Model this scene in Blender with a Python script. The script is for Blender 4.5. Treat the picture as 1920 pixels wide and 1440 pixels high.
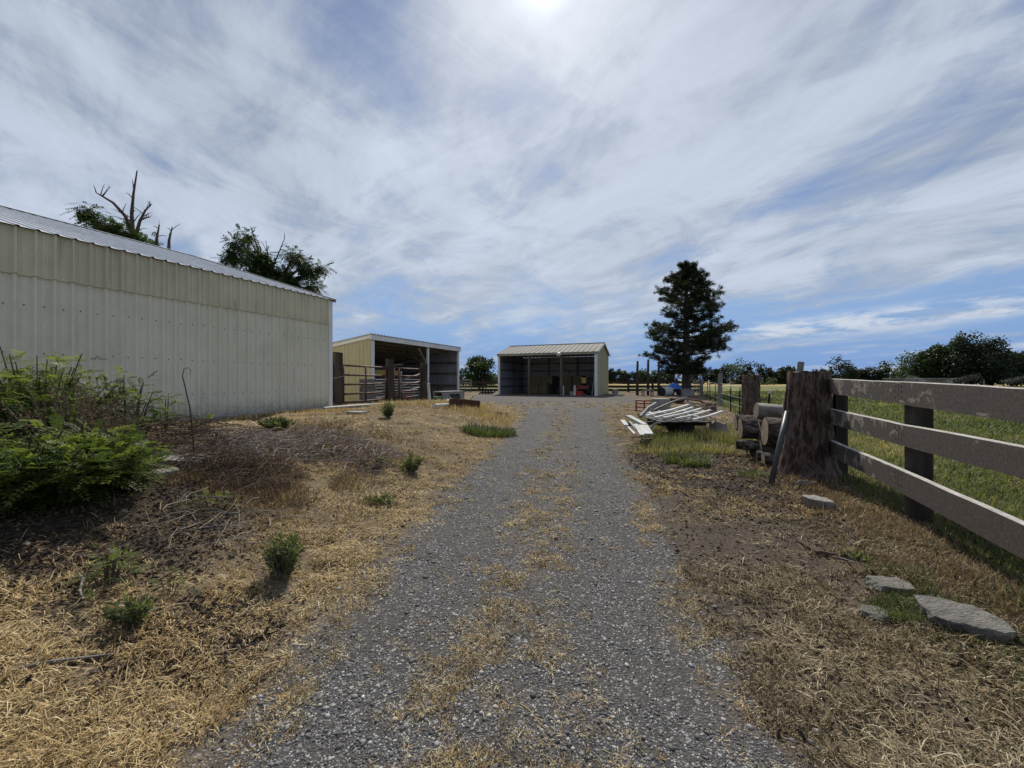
import bpy, math, random
import numpy as np
from mathutils import Vector, Matrix
R = math.radians
random.seed(7); rng = np.random.default_rng(7)
sc = bpy.context.scene
COL = sc.collection
for o in list(bpy.data.objects): bpy.data.objects.remove(o)

# ------------------------------------------------------------------ camera
EYE = 1.5; F = 730.0; HOR = 713.0
cd = bpy.data.cameras.new('camera'); cam = bpy.data.objects.new('camera', cd); COL.objects.link(cam)
cam.location = (0, 0, EYE); cam.rotation_euler = (R(90), 0, 0)
cd.sensor_width = 36; cd.lens = 36*F/1920; cd.shift_y = -(720-HOR)/1920
cd.clip_start = 0.05; cd.clip_end = 6000
sc.camera = cam
sc.render.resolution_x = 1024; sc.render.resolution_y = 768
sc.view_settings.view_transform = 'Standard'; sc.view_settings.look = 'None'
sc.view_settings.gamma = 1; sc.view_settings.exposure = 0.36

# ------------------------------------------------------------------ sun + sky
SUN_EL = R(46.6); SUN_AZ = R(4.7)          # azimuth measured from +Y towards +X
SD = Vector((math.sin(SUN_AZ)*math.cos(SUN_EL), math.cos(SUN_AZ)*math.cos(SUN_EL), math.sin(SUN_EL)))
sl = bpy.data.lights.new('sun', 'SUN'); sl.energy = 3.8; sl.angle = R(2.0); sl.color = (1.0, .94, .84)
so = bpy.data.objects.new('sun', sl); COL.objects.link(so)
so.rotation_euler = (-SD).to_track_quat('-Z', 'Y').to_euler(); so.location = SD*50

class NT:
    """tiny node-tree writer: t('ShaderNodeX', inputs..., props...) -> node"""
    def __init__(s, nt): s.t = nt; nt.nodes.clear()
    def n(s, typ, ins=None, **props):
        nd = s.t.nodes.new('ShaderNode'+typ)
        for k, v in props.items(): setattr(nd, k, v)
        for k, v in (ins or {}).items():
            sk = nd.inputs[k]
            if hasattr(v, 'is_linked') and hasattr(v, 'node'): s.t.links.new(v, sk)
            else: sk.default_value = v
        return nd
    def math(s, op, a, b=0.0, c=0.0, clamp=False):
        return s.n('Math', {0: a, 1: b, 2: c}, operation=op, use_clamp=clamp).outputs[0]
    def vmath(s, op, a, b=(0, 0, 0)):
        nd = s.n('VectorMath', {0: a, 1: b}, operation=op)
        return nd.outputs['Value'] if op in ('DOT_PRODUCT', 'LENGTH') else nd.outputs[0]
    def mix(s, f, a, b, blend='MIX'):
        nd = s.n('Mix', data_type='RGBA', blend_type=blend, clamp_factor=True)
        for i, v in ((0, f), (6, a), (7, b)):
            if hasattr(v, 'is_linked') and hasattr(v, 'node'): s.t.links.new(v, nd.inputs[i])
            else: nd.inputs[i].default_value = (tuple(v)+(1,))[:4] if i else v
        return nd.outputs[2]
    def ramp(s, f, stops, interp='LINEAR'):
        nd = s.n('ValToRGB', {0: f}); cr = nd.color_ramp; cr.interpolation = interp
        while len(cr.elements) < len(stops): cr.elements.new(.5)
        for e, (p, c) in zip(cr.elements, stops):
            e.position = p; e.color = (tuple(c)+(1,))[:4] if hasattr(c, '__len__') else (c, c, c, 1)
        return nd.outputs[0]
    def sstep(s, f, a, b, lo=0., hi=1.):
        return s.n('MapRange', {0: f, 1: a, 2: b, 3: lo, 4: hi}, interpolation_type='SMOOTHSTEP').outputs[0]
    def noise(s, vec, scale, detail=5, rough=.55, dist=0., dim='3D'):
        nd = s.n('TexNoise', {'Scale': scale, 'Detail': detail, 'Roughness': rough, 'Distortion': dist}, noise_dimensions=dim)
        if vec is not None: s.t.links.new(vec, nd.inputs['Vector'])
        return nd.outputs[0]
    def mapping(s, vec, loc=(0, 0, 0), rot=(0, 0, 0), scale=(1, 1, 1)):
        return s.n('Mapping', {'Vector': vec, 'Location': loc, 'Rotation': rot, 'Scale': scale}).outputs[0]

w = bpy.data.worlds.new('World'); sc.world = w; w.use_nodes = True
t = NT(w.node_tree)
SKY_S = 0.10
sky = t.n('TexSky', sky_type='NISHITA', sun_disc=False, sun_elevation=SUN_EL, sun_rotation=SUN_AZ, air_density=1.0, dust_density=.35, ozone_density=1.6, altitude=300)
dirv = t.n('TexCoord').outputs['Generated']
sep = t.n('SeparateXYZ', {0: dirv}); sx, sy, sz = sep.outputs
den = t.math('ADD', t.math('MAXIMUM', sz, 0.0), 0.13)
pl = t.n('CombineXYZ', {0: t.math('DIVIDE', sx, den), 1: t.math('DIVIDE', sy, den), 2: 0.0}).outputs[0]
wn = t.n('TexNoise', {'Vector': t.mapping(pl, (9, 4, 0)), 'Scale': .55, 'Detail': 3.0}).outputs['Color']
warp = t.vmath('SUBTRACT', wn, (.5, .5, .5))
pw = t.vmath('ADD', pl, t.vmath('MULTIPLY', warp, (.75, .75, 0)))
def band_noise(ang, sc, loc, scale, det, rough, dist):
    rv = t.n('VectorRotate', {'Vector': pw, 'Angle': R(ang)}, rotation_type='Z_AXIS').outputs[0]
    return t.noise(t.mapping(rv, loc, (0, 0, 0), sc), scale, det, rough, dist)
nA = band_noise(-108, (.50, 1., 1), (3.1, 1.7, 0), .85, 6, .52, .2)      # broad drawn-out veils
nB = band_noise(-128, (.30, 1., 1), (7.3, 2.2, 0), 1.7, 9, .63, .4)      # fine streaks
nC = band_noise(-60, (.75, 1., 1), (1.3, 9.2, 0), 2.0, 10, .64, .6)        # curls
nD = band_noise(-145, (.30, 1., 1), (4.4, 6.2, 0), 4.2, 9, .66, .5)      # combed fibres
dens = t.math('ADD', t.math('MULTIPLY', nA, .46), t.math('ADD', t.math('MULTIPLY', nB, .26), t.math('MULTIPLY', nC, .28)))
dens = t.math('ADD', dens, t.math('MULTIPLY', t.math('SUBTRACT', nD, .5), .17))
cosS = t.vmath('DOT_PRODUCT', dirv, tuple(SD))
cosP = t.math('MAXIMUM', cosS, 0.0)
dens = t.math('ADD', dens, t.math('MULTIPLY', t.math('POWER', cosP, 4.0), .05))
dens = t.math('ADD', dens, t.math('MULTIPLY', t.sstep(sy, .1, -.5), .02))
dens = t.math('SUBTRACT', dens, t.math('MULTIPLY', t.sstep(sz, .24, .08), .065))
cover = t.sstep(dens, .415, .565)
az = t.math('ARCTAN2', sx, sy)
cv = t.n('CombineXYZ', {0: t.math('MULTIPLY', az, 9.0), 1: t.math('MULTIPLY', sz, 40.0), 2: 3.3}).outputs[0]
cn = t.noise(cv, .95, 8, .62, .35)
ridge = t.math('ADD', t.math('MULTIPLY', t.math('SUBTRACT', az, .45), .05), .098)
band = t.math('MULTIPLY', t.sstep(t.math('SUBTRACT', sz, ridge), -.030, -.004), t.sstep(t.math('SUBTRACT', sz, ridge), .030, .004))
cum = t.math('MULTIPLY', t.sstep(cn, .40, .56), t.math('MULTIPLY', band, t.math('MULTIPLY', t.sstep(az, .40, .54), t.sstep(az, 1.3, .9))))
gA = t.math('POWER', cosP, 7.0); gB = t.math('POWER', cosP, 70.0); gC = t.math('POWER', cosP, 1000.0)
tn = band_noise(-115, (.4, 1., 1), (5, 5, 0), 1.9, 8, .62, .5)
tone = t.math('ADD', t.sstep(tn, .30, .70, .84, 1.10), t.math('MULTIPLY', t.sstep(dens, .50, .60), .22))
tone = t.math('ADD', tone, t.math('MULTIPLY', t.sstep(sy, 0., -.6), -.12))
cb = t.math('ADD', tone, t.math('MULTIPLY', gA, .18))
cloud = t.mix(1.0, (3.75, 4.2, 4.9), t.n('CombineXYZ', {0: cb, 1: cb, 2: cb}).outputs[0], 'MULTIPLY')
cloud = t.mix(t.math('MULTIPLY', gA, .5), cloud, t.mix(1.0, cloud, (1.06, 1.0, .92), 'MULTIPLY'))
skyc = t.mix(1.0, sky.outputs[0], (.56, .60, .68), 'MULTIPLY')
skyc = t.mix(t.sstep(sz, .30, .0), skyc, (1.35, 2.6, 5.2))
c1 = t.mix(t.math('ADD', t.math('MULTIPLY', cover, .78), .10), skyc, cloud)
c1 = t.mix(t.math('MULTIPLY', cum, .75), c1, (5.6, 5.9, 6.3))
gl = t.math('ADD', t.math('MULTIPLY', gB, 1.6), t.math('MULTIPLY', gC, 4.5))
c1 = t.mix(1.0, c1, t.n('CombineXYZ', {0: gl, 1: t.math('MULTIPLY', gl, .98), 2: t.math('MULTIPLY', gl, .94)}).outputs[0], 'ADD')
bg = t.n('Background', {'Color': c1, 'Strength': SKY_S})
wo = t.n('OutputWorld', {'Surface': bg.outputs[0]})

# ------------------------------------------------------------------ helpers
def lin(a, b, n): return [a+(b-a)*i/(n-1) for i in range(n)]
BASE = {}
def lnk(o, parent=None):
    COL.objects.link(o)
    if parent is not None: o.parent = parent
    return o
def tag(o, label=None, cat=None, group=None, kind=None):
    for k, v in (('label', label), ('category', cat), ('group', group), ('kind', kind)):
        if v: o[k] = v
    return o
def thing(name, label, cat, loc, group=None):
    o = bpy.data.objects.new(name, None); lnk(o); o.location = loc; o.empty_display_size = .2
    BASE[o] = Vector(loc); return tag(o, label, cat, group)
def frame(d):
    d = Vector(d).normalized(); a = Vector((0, 0, 1)) if abs(d.z) < .95 else Vector((1, 0, 0))
    u = d.cross(a).normalized(); return u, u.cross(d).normalized()
class MB:
    def __init__(s): s.v = []; s.f = []; s.m = []; s.sm = False
    def add(s, vs, fs, mi=0):
        b = len(s.v); s.v += [tuple(x) for x in vs]; s.f += [[b+i for i in q] for q in fs]; s.m += [mi]*len(fs); return s
    def hexa(s, p, mi=0):   # 8 pts: bottom 4 ccw, top 4 ccw
        return s.add(p, [(3, 2, 1, 0), (4, 5, 6, 7), (0, 1, 5, 4), (1, 2, 6, 5), (2, 3, 7, 6), (3, 0, 4, 7)], mi)
    def obox(s, o, a, b, c, mi=0):   # corner + 3 edge vectors
        o, a, b, c = map(Vector, (o, a, b, c))
        return s.hexa([o, o+a, o+a+b, o+b, o+c, o+a+c, o+a+b+c, o+b+c], mi)
    def bar(s, p, q, wd, ht, up=(0, 0, 1), mi=0):   # box beam centred on p-q
        p, q = Vector(p), Vector(q); d = (q-p).normalized(); up = Vector(up)
        sd = d.cross(up).normalized(); u = sd.cross(d).normalized()
        return s.obox(p-sd*wd/2-u*ht/2, sd*wd, q-p, u*ht, mi)
    def tube(s, pts, rad, n=7, cap=True, mi=0, jit=0):
        pts = [Vector(p) for p in pts]; m = len(pts); rad = rad if hasattr(rad, '__len__') else [rad]*m
        vs = []; u = None
        for i in range(m):
            d = (pts[min(i+1, m-1)]-pts[max(i-1, 0)]).normalized()
            if u is None: u, _ = frame(d)
            u = (u-d*u.dot(d)).normalized(); vv = d.cross(u)
            for k in range(n):
                a = 2*math.pi*k/n; rr = rad[i]*(1+(random.uniform(-jit, jit) if jit else 0))
                vs.append(pts[i]+u*math.cos(a)*rr+vv*math.sin(a)*rr)
        fs = [(i*n+k, i*n+(k+1) % n, (i+1)*n+(k+1) % n, (i+1)*n+k) for i in range(m-1) for k in range(n)]
        if cap: fs += [tuple(reversed(range(n))), tuple((m-1)*n+k for k in range(n))]
        return s.add(vs, fs, mi)
    def build(s, name, mats, parent=None, base=None, smooth=False, bevel=0):
        b = BASE[parent] if parent is not None else Vector(base if base is not None else (0, 0, 0))
        me = bpy.data.meshes.new(name); me.from_pydata([tuple(Vector(x)-b) for x in s.v], [], s.f)
        for m_ in (mats if isinstance(mats, (list, tuple)) else [mats]): me.materials.append(m_)
        me.polygons.foreach_set('material_index', s.m)
        if smooth: me.polygons.foreach_set('use_smooth', [True]*len(s.f))
        me.update(); o = bpy.data.objects.new(name, me)
        lnk(o, parent)
        if parent is None: o.location = b
        BASE[o] = b
        if bevel:
            md = o.modifiers.new('bevel', 'BEVEL'); md.width = bevel; md.segments = 2; md.limit_method = 'ANGLE'
        return o
def np_mesh(name, V, T, mat, attr=None, parent=None, base=(0, 0, 0), smooth=False):
    """big mesh from arrays: V (n,3), T (m,3) or (m,4), attr (n,) float 'v'"""
    b = np.array(BASE[parent] if parent is not None else base, dtype=float)
    me = bpy.data.meshes.new(name); V = np.ascontiguousarray(V-b, dtype=np.float32); T = np.ascontiguousarray(T, dtype=np.int32)
    k = T.shape[1]; m = len(T)
    me.vertices.add(len(V)); me.vertices.foreach_set('co', V.ravel())
    me.loops.add(m*k); me.loops.foreach_set('vertex_index', T.ravel())
    me.polygons.add(m); me.polygons.foreach_set('loop_start', np.arange(m, dtype=np.int32)*k)
    if smooth: me.polygons.foreach_set('use_smooth', np.ones(m, dtype=bool))
    me.update(calc_edges=True)
    if attr is not None:
        for an, av in (attr.items() if isinstance(attr, dict) else (('v', attr),)):
            a = me.attributes.new(an, 'FLOAT', 'POINT'); a.data.foreach_set('value', np.ascontiguousarray(av, dtype=np.float32))
    me.materials.append(mat)
    o = bpy.data.objects.new(name, me); lnk(o, parent)
    if parent is None: o.location = tuple(b)
    BASE[o] = Vector(b); return o
def copy_thing(o, loc, rz=0, scale=(1, 1, 1), **tags):
    r = o.copy(); COL.objects.link(r); r.location = loc; r.rotation_euler = (0, 0, rz); r.scale = scale
    for k in ('label', 'group', 'category'):
        if k in tags: r[k] = tags[k]
    for ch in o.children:
        c = ch.copy(); COL.objects.link(c); c.parent = r
    return r

# ---- numpy noise and terrain
_P = np.random.default_rng(11).random((256, 256))
def vnoise(x, y):
    x = np.asarray(x, float); y = np.asarray(y, float)
    xi = np.floor(x).astype(int); yi = np.floor(y).astype(int); fx = x-xi; fy = y-yi
    fx = fx*fx*(3-2*fx); fy = fy*fy*(3-2*fy); xi &= 255; yi &= 255; x1 = (xi+1) & 255; y1 = (yi+1) & 255
    return (_P[xi, yi]*(1-fx)+_P[x1, yi]*fx)*(1-fy)+(_P[xi, y1]*(1-fx)+_P[x1, y1]*fx)*fy
def fbm(x, y, o=4):
    s = 0; a = .5
    for i in range(o): s = s+a*vnoise(x+17.3*i, y+9.1*i); x = x*2.03; y = y*2.03; a *= .5
    return s/(1-.5**o)
def sstep(x, a, b):
    q = np.clip((x-a)/(b-a), 0, 1); return q*q*(3-2*q)
def road_c(y): return np.interp(y, [0, 1.5, 2.8, 5.5, 10.5, 18.6, 30], [-.12, -.08, .06, .52, 1.3, 2.5, 3.0])
def road_hw(y): return np.interp(y, [0, 1.5, 2.8, 5.5, 10.5, 15, 18, 21, 25, 40], [1.1, 1.14, 1.24, 1.30, 1.3, 1.5, 2.2, 4.0, 5.6, 6.5])
def road_d(x, y):
    x = np.asarray(x, float); y = np.asarray(y, float)
    d = np.abs(x-road_c(y))-road_hw(y)
    return np.maximum(d, (y-32.2+.4*(x-3))*.6)
FX0, FS = 2.27, .4143           # right-hand fence line  x = FX0 + FS*y
def fence_d(x, y): return (x-(FX0+FS*y))*.924
def height(x, y):
    x = np.asarray(x, float); y = np.asarray(y, float)
    c = road_c(y); d = np.maximum(road_d(x, y), 0)
    zr = np.interp(y, [-5, 3, 8, 15, 25, 60], [0, 0, .12, .26, .3, .3])
    zl = np.interp(y, [0, 4, 13, 17, 22, 30], [.5, .56, .6, .5, .34, .3])
    zq = np.interp(y, [0, 4, 6, 8, 12, 30], [.12, .10, .09, .12, .22, .3])
    L = x < c
    wl = sstep(d, -.1, 3.0); wr = sstep(d, -.1, 2.0)
    z = np.where(L, zr+(zl-zr)*wl, zr+(zq-zr)*wr)
    near = np.clip(1.3-np.hypot(x, y)/40, 0.12, 1)
    lump = (fbm(x*.9+3, y*.9+8)-.5)*np.where(L, .26, .09)*sstep(d, .05, 1.2)
    fine = (fbm(x*5, y*5, 3)-.5)*np.where(d > 0.02, .055, .018)
    u = (x-c)
    rut = np.where((d <= 0) & (y < 17), -.022*np.exp(-((np.abs(u)-.72)/.25)**2), 0)
    return z+(lump+fine)*near+rut
def hz(x, y): return float(height(np.array([x]), np.array([y]))[0])
def gp(px, py):
    """where the calibrated sight line through a photo pixel meets the terrain"""
    y = 1.0; u = (px-960)/F; s = (py-HOR)/F
    while y < 400:
        if EYE-s*y <= hz(u*y, y): break
        y += .02 if y < 20 else .2
    return Vector((u*y, y, hz(u*y, y)))
def at(px, py, y): return Vector(((px-960)/F*y, y, EYE-(py-HOR)/F*y))

# ------------------------------------------------------------------ materials
def newmat(name):
    m = bpy.data.materials.new(name); m.use_nodes = True; return m, NT(m.node_tree)
def fin(t, col, rough, bumph=None, bs=.3, bd=.02, metal=0., spec=.3):
    b = t.n('BsdfPrincipled', {'Base Color': col, 'Roughness': rough, 'Metallic': metal, 'Specular IOR Level': spec})
    if bumph is not None:
        t.t.links.new(t.n('Bump', {'Height': bumph, 'Strength': bs, 'Distance': bd}).outputs[0], b.inputs['Normal'])
    t.n('OutputMaterial', {'Surface': b.outputs[0]}); return b
def pbr(name, c1, c2, scale=5, stretch=(1, 1, 1), rough=.8, bs=.35, bd=.01, metal=0., c3=None, c3at=(.56, .66), c3scale=2., fine=None, spec=.3):
    m, t = newmat(name); oc = t.n('TexCoord').outputs['Object']
    mp = t.mapping(oc, scale=stretch)
    n1 = t.noise(mp, scale, 8, .62); col = t.mix(t.sstep(n1, .33, .67), c1, c2)
    n2 = t.noise(mp, scale*6, 5, .6)
    col = t.mix(.55, col, t.ramp(n2, [(.25, .45), (.75, 1.25)]), 'MULTIPLY')
    if c3 is not None:
        n3 = t.noise(t.mapping(oc, (4, 2, 1), scale=stretch), c3scale, 8, .68); col = t.mix(t.sstep(n3, *c3at), col, c3)
    h = t.math('ADD', t.math('MULTIPLY', n1, .5), n2)
    fin(t, col, rough, h, bs, bd, metal, spec); return m
def leafmat(name, stops, tr=.35, rough=.55, spec=.25):
    m, t = newmat(name); a = t.n('Attribute', attribute_name='v').outputs['Fac']
    col = t.ramp(a, stops)
    b = t.n('BsdfPrincipled', {'Base Color': col, 'Roughness': rough, 'Specular IOR Level': spec})
    tl = t.n('BsdfTranslucent', {'Color': t.mix(1., col, (1.5, 1.5, .9), 'MULTIPLY')})
    mx = t.n('MixShader', {0: tr, 1: b.outputs[0], 2: tl.outputs[0]})
    t.n('OutputMaterial', {'Surface': mx.outputs[0]}); return m

# ---- terrain material (driveway gravel, straw-strewn banks, pasture)
def ground_material():
    m, t = newmat('terrain')
    pos = t.n('NewGeometry').outputs['Position']
    A = lambda n: t.n('Attribute', attribute_name=n).outputs['Fac']
    rd, fd, dark, dry = A('rd'), A('fd'), A('dark'), A('dry')
    n_big = t.noise(pos, .55, 5, .55); n_mid = t.noise(pos, 2.6, 7, .62); n_fine = t.noise(pos, 22., 6, .65); n_vf = t.noise(pos, 90., 4, .6)
    # gravel
    vo = t.n('TexVoronoi', {'Vector': pos, 'Scale': 92.0, 'Randomness': 1.0}); vo2 = t.n('TexVoronoi', {'Vector': pos, 'Scale': 24.0})
    vs1 = t.n('SeparateColor', {0: vo.outputs['Color']}).outputs[0]; vs2 = t.n('SeparateColor', {0: vo2.outputs['Color']}).outputs[0]
    g1 = t.ramp(vs1, [(0., (.042, .042, .044)), (.5, (.086, .086, .088)), (.82, (.18, .18, .182)), (1., (.58, .57, .55))])
    fade = t.sstep(vo.outputs['Distance'], .28, .62)
    g1 = t.mix(fade, g1, (.078, .073, .070))
    g2 = t.ramp(vs2, [(0., (.08, .076, .074)), (.7, (.16, .155, .15)), (1., (.36, .35, .335))])
    stone2 = t.math('MULTIPLY', t.sstep(vo2.outputs['Distance'], .34, .22), t.sstep(vs2, .55, .6))
    grav = t.mix(stone2, g1, g2)
    grav = t.mix(t.math('MULTIPLY', t.sstep(n_mid, .45, .68), .55), grav, (.085, .078, .072))
    # soil and litter
    soil = t.mix(n_fine, (.042, .033, .027), (.12, .095, .075))
    mp = t.mapping(pos, scale=(1, 1, 1), rot=(0, 0, .5))
    st1 = t.noise(t.mapping(pos, scale=(3, 1, 1), rot=(0, 0, .6)), 26, 6, .7, .8); st2 = t.noise(t.mapping(pos, scale=(1, 3, 1), rot=(0, 0, .2)), 22, 6, .7, .8)
    stw = t.math('MAXIMUM', st1, st2)
    straw = t.ramp(stw, [(.38, (.075, .057, .040)), (.54, (.165, .125, .078)), (.72, (.33, .265, .16))])
    straw = t.mix(.6, straw, t.ramp(n_vf, [(.3, .45), (.7, 1.4)]), 'MULTIPLY')
    cover = t.sstep(t.math('ADD', t.math('ADD', n_mid, t.math('MULTIPLY', n_big, .8)), t.math('MULTIPLY', dry, .9)), 1.0, 1.35)
    bank = t.mix(cover, soil, straw)
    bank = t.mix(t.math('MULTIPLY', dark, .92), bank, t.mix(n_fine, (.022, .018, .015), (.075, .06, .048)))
    # pasture
    gr = t.ramp(t.noise(pos, 1.3, 7, .68), [(.30, (.060, .085, .026)), (.48, (.110, .130, .042)), (.66, (.22, .195, .085))])
    gr = t.mix(.6, gr, t.ramp(n_fine, [(.25, .5), (.75, 1.4)]), 'MULTIPLY')
    sepp = t.n('SeparateXYZ', {0: pos})
    farb = t.noise(t.mapping(pos, scale=(.05, .5, 1)), .35, 5, .6)
    gr = t.mix(t.math('MULTIPLY', t.sstep(farb, .5, .66), t.sstep(sepp.outputs[1], 14, 40)), gr, (.24, .20, .085))
    gr = t.mix(t.sstep(sepp.outputs[1], 75, 90), gr, (.33, .25, .11))
    # masks
    wob = t.math('MULTIPLY', t.math('SUBTRACT', n_mid, .5), .9); wob2 = t.math('MULTIPLY', t.math('SUBTRACT', n_fine, .5), .35)
    rdn = t.math('ADD', rd, t.math('ADD', wob, wob2))
    col = t.mix(t.sstep(rdn, -.16, .14), grav, bank)
    fdn = t.math('ADD', fd, t.math('ADD', t.math('MULTIPLY', wob, 1.3), wob2))
    col = t.mix(t.sstep(fdn, -.15, .55), col, gr)
    # worn dry grass along the crown of the drive
    crown = t.math('MULTIPLY', A('crown'), t.sstep(t.math('ADD', n_mid, t.math('MULTIPLY', n_fine, .35)), .62, .80))
    col = t.mix(t.math('MULTIPLY', crown, .45), col, straw)
    h = t.math('ADD', t.math('MULTIPLY', t.math('SUBTRACT', 1., vo.outputs['Distance']), .55), t.math('ADD', t.math('MULTIPLY', n_fine, .9), t.math('MULTIPLY', stw, .5)))
    fin(t, col, .95, h, .75, .02, spec=.12)
    return m
M_GROUND = ground_material()

M_WALL = None
def wall_material(name, base, alt, stain, st=.6, mud=False):
    m, t = newmat(name); oc = t.n('TexCoord').outputs['Object']
    n1 = t.noise(t.mapping(oc, scale=(1, 1, .16)), 5.0, 7, .62); n2 = t.noise(oc, .9, 6, .6); n3 = t.noise(oc, 45, 4, .6)
    col = t.mix(t.sstep(n2, .35, .68), base, alt)
    col = t.mix(t.math('MULTIPLY', t.sstep(n1, .50, .76), st), col, stain)
    col = t.mix(.35, col, t.ramp(n3, [(.3, .72), (.7, 1.1)]), 'MULTIPLY')
    if mud:
        zz_ = t.n('SeparateXYZ', {0: oc}).outputs[2]; n4 = t.noise(oc, 3.5, 7, .68); n5 = t.noise(oc, 14, 6, .65)
        mk = t.sstep(t.math('ADD', zz_, t.math('MULTIPLY', t.math('ADD', n4, n5), .55)), 1.0, .50)
        col = t.mix(t.math('MULTIPLY', mk, .55), col, (.17, .14, .10))
    fin(t, col, .55, n2, .12, .01, spec=.35); return m
M_BARN = wall_material('barn_paint', (.75, .72, .59), (.67, .64, .51), (.40, .38, .30), .28, True)
M_BAND = wall_material('barn_band_paint', (.68, .64, .47), (.57, .54, .39), (.27, .255, .19), .5)
M_OLIVE = wall_material('olive_siding', (.47, .435, .27), (.42, .385, .24), (.22, .20, .12), .4)
M_INNER = wall_material('bare_sheet_inside', (.30, .30, .33), (.25, .25, .28), (.15, .15, .16), .5)
M_WHITE = wall_material('white_trim', (.78, .78, .76), (.68, .68, .66), (.40, .38, .34), .4)
M_TAUPE = wall_material('taupe_trim', (.36, .33, .25), (.31, .29, .22), (.2, .18, .14), .4)
M_ROOF = pbr('galvanised_roof', (.54, .55, .56), (.64, .65, .66), 1.2, (1, 1, 1), .42, .05, .003, .25, (.33, .33, .32), (.6, .72), 3., spec=.4)
M_CREAMROOF = pbr('cream_roof', (.28, .27, .245), (.23, .225, .20), 1.0, (1, 1, 1), .8, .05, .003, spec=.12)
M_LUMBER = pbr('rough_lumber', (.10, .08, .06), (.17, .135, .10), 4, (1, 1, .2), .9, .4)
M_GREYWOOD = pbr('weathered_wood', (.16, .14, .125), (.27, .25, .225), 4, (1, 1, .18), .9, .5)
M_DARKPOST = pbr('creosote_post', (.028, .022, .019), (.075, .058, .047), 6, (1, 1, .15), .85, .6, .012, c3=(.12, .10, .085), c3at=(.62, .74), c3scale=5)
M_FARFENCE = pbr('dark_fence_boards', (.035, .028, .024), (.06, .048, .04), 3, (1, 1, 1), .85, .3)
M_DARK = pbr('black_iron', (.018, .017, .016), (.035, .031, .028), 8, (1, 1, 1), .7, .3)
M_RUST = pbr('rusty_steel', (.055, .028, .020), (.12, .055, .034), 6, (1, 1, 1), .85, .5, c3=(.03, .02, .018), c3scale=4)
M_REDPIPE = pbr('oxide_red_pipe', (.075, .036, .030), (.125, .062, .050), 6, (1, 1, 1), .6, .2, c3=(.20, .17, .15), c3scale=7)
M_REDPAINT = pbr('faded_red_paint', (.23, .05, .04), (.30, .09, .07), 5, (1, 1, 1), .6, .2, c3=(.10, .05, .04), c3scale=6)
M_PIPE = pbr('grey_irrigation_pipe', (.20, .20, .20), (.27, .27, .265), 5, (1, 1, 1), .6, .15, c3=(.17, .15, .13), c3scale=5, metal=.2)
M_CONC = pbr('concrete', (.24, .23, .215), (.34, .33, .31), 5, (1, 1, 1), .9, .5)
M_ROCK = pbr('basalt_slab', (.17, .163, .15), (.30, .285, .255), 6, (1, 3.5, 1), .9, 1., .03, c3=(.29, .26, .22), c3at=(.55, .7), c3scale=6)
M_PALEROCK = pbr('pale_stone', (.20, .192, .172), (.30, .285, .255), 7, (1, 1, 1), .9, .7, .015)
M_VINYL = pbr('white_vinyl', (.62, .62, .59), (.50, .50, .47), 3, (1, 1, 1), .4, .05, c3=(.50, .49, .44), c3at=(.62, .75), c3scale=9)
M_GREYPLASTIC = pbr('grey_plastic', (.20, .19, .185), (.30, .29, .28), 5, (1, 1, 1), .6, .2)
M_DKPIPE = pbr('dull_dark_pipe', (.075, .078, .082), (.13, .13, .132), 6, (1, 1, .3), .45, .2, c3=(.20, .18, .16), c3at=(.6, .72), c3scale=6, metal=.3)
M_RED = pbr('red_plastic', (.52, .035, .03), (.44, .03, .03), 4, (1, 1, 1), .4, .05)
M_YEL = pbr('yellow_box', (.50, .36, .10), (.42, .29, .08), 4, (1, 1, 1), .6, .1)
M_BLUE = pbr('blue_tarp', (.03, .12, .48), (.05, .18, .55), 5, (1, 1, 1), .5, .4, .03)
M_GREEN = pbr('green_plastic', (.03, .16, .07), (.04, .20, .09), 5, (1, 1, 1), .5, .1)
M_TYRE = pbr('tyre_rubber', (.015, .015, .015), (.03, .03, .03), 9, (1, 1, 1), .85, .3)
M_HAY = pbr('baled_hay', (.15, .12, .07), (.21, .175, .10), 14, (1, 1, 5), .95, .8, .02)
M_GALV = pbr('galvanised_wire', (.30, .30, .30), (.38, .38, .38), 6, (1, 1, 1), .5, .1, metal=.4)
M_GREENPIPE = pbr('faded_green_pipe', (.11, .14, .11), (.16, .18, .15), 6, (1, 1, 1), .6, .2)
M_GLASS = pbr('lamp_bowl', (.70, .70, .68), (.62, .62, .60), 6, (1, 1, 1), .3, .05)
M_LIMB = pbr('tree_bark', (.045, .036, .030), (.095, .078, .065), 7, (1, 1, .25), .95, .6, .02)
M_DEADLIMB = pbr('dead_branch', (.055, .042, .037), (.11, .085, .072), 7, (1, 1, .25), .95, .4, .01)
M_TWIG = pbr('dry_twigs', (.18, .142, .120), (.34, .285, .25), 3, (1, 1, 1), .95, .2)
M_TWIGDK = pbr('dark_twigs', (.062, .042, .033), (.13, .088, .066), 3, (1, 1, 1), .95, .2)
M_PALETWIG = pbr('bleached_twigs', (.20, .18, .155), (.33, .30, .26), 3, (1, 1, 1), .95, .2)

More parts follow.
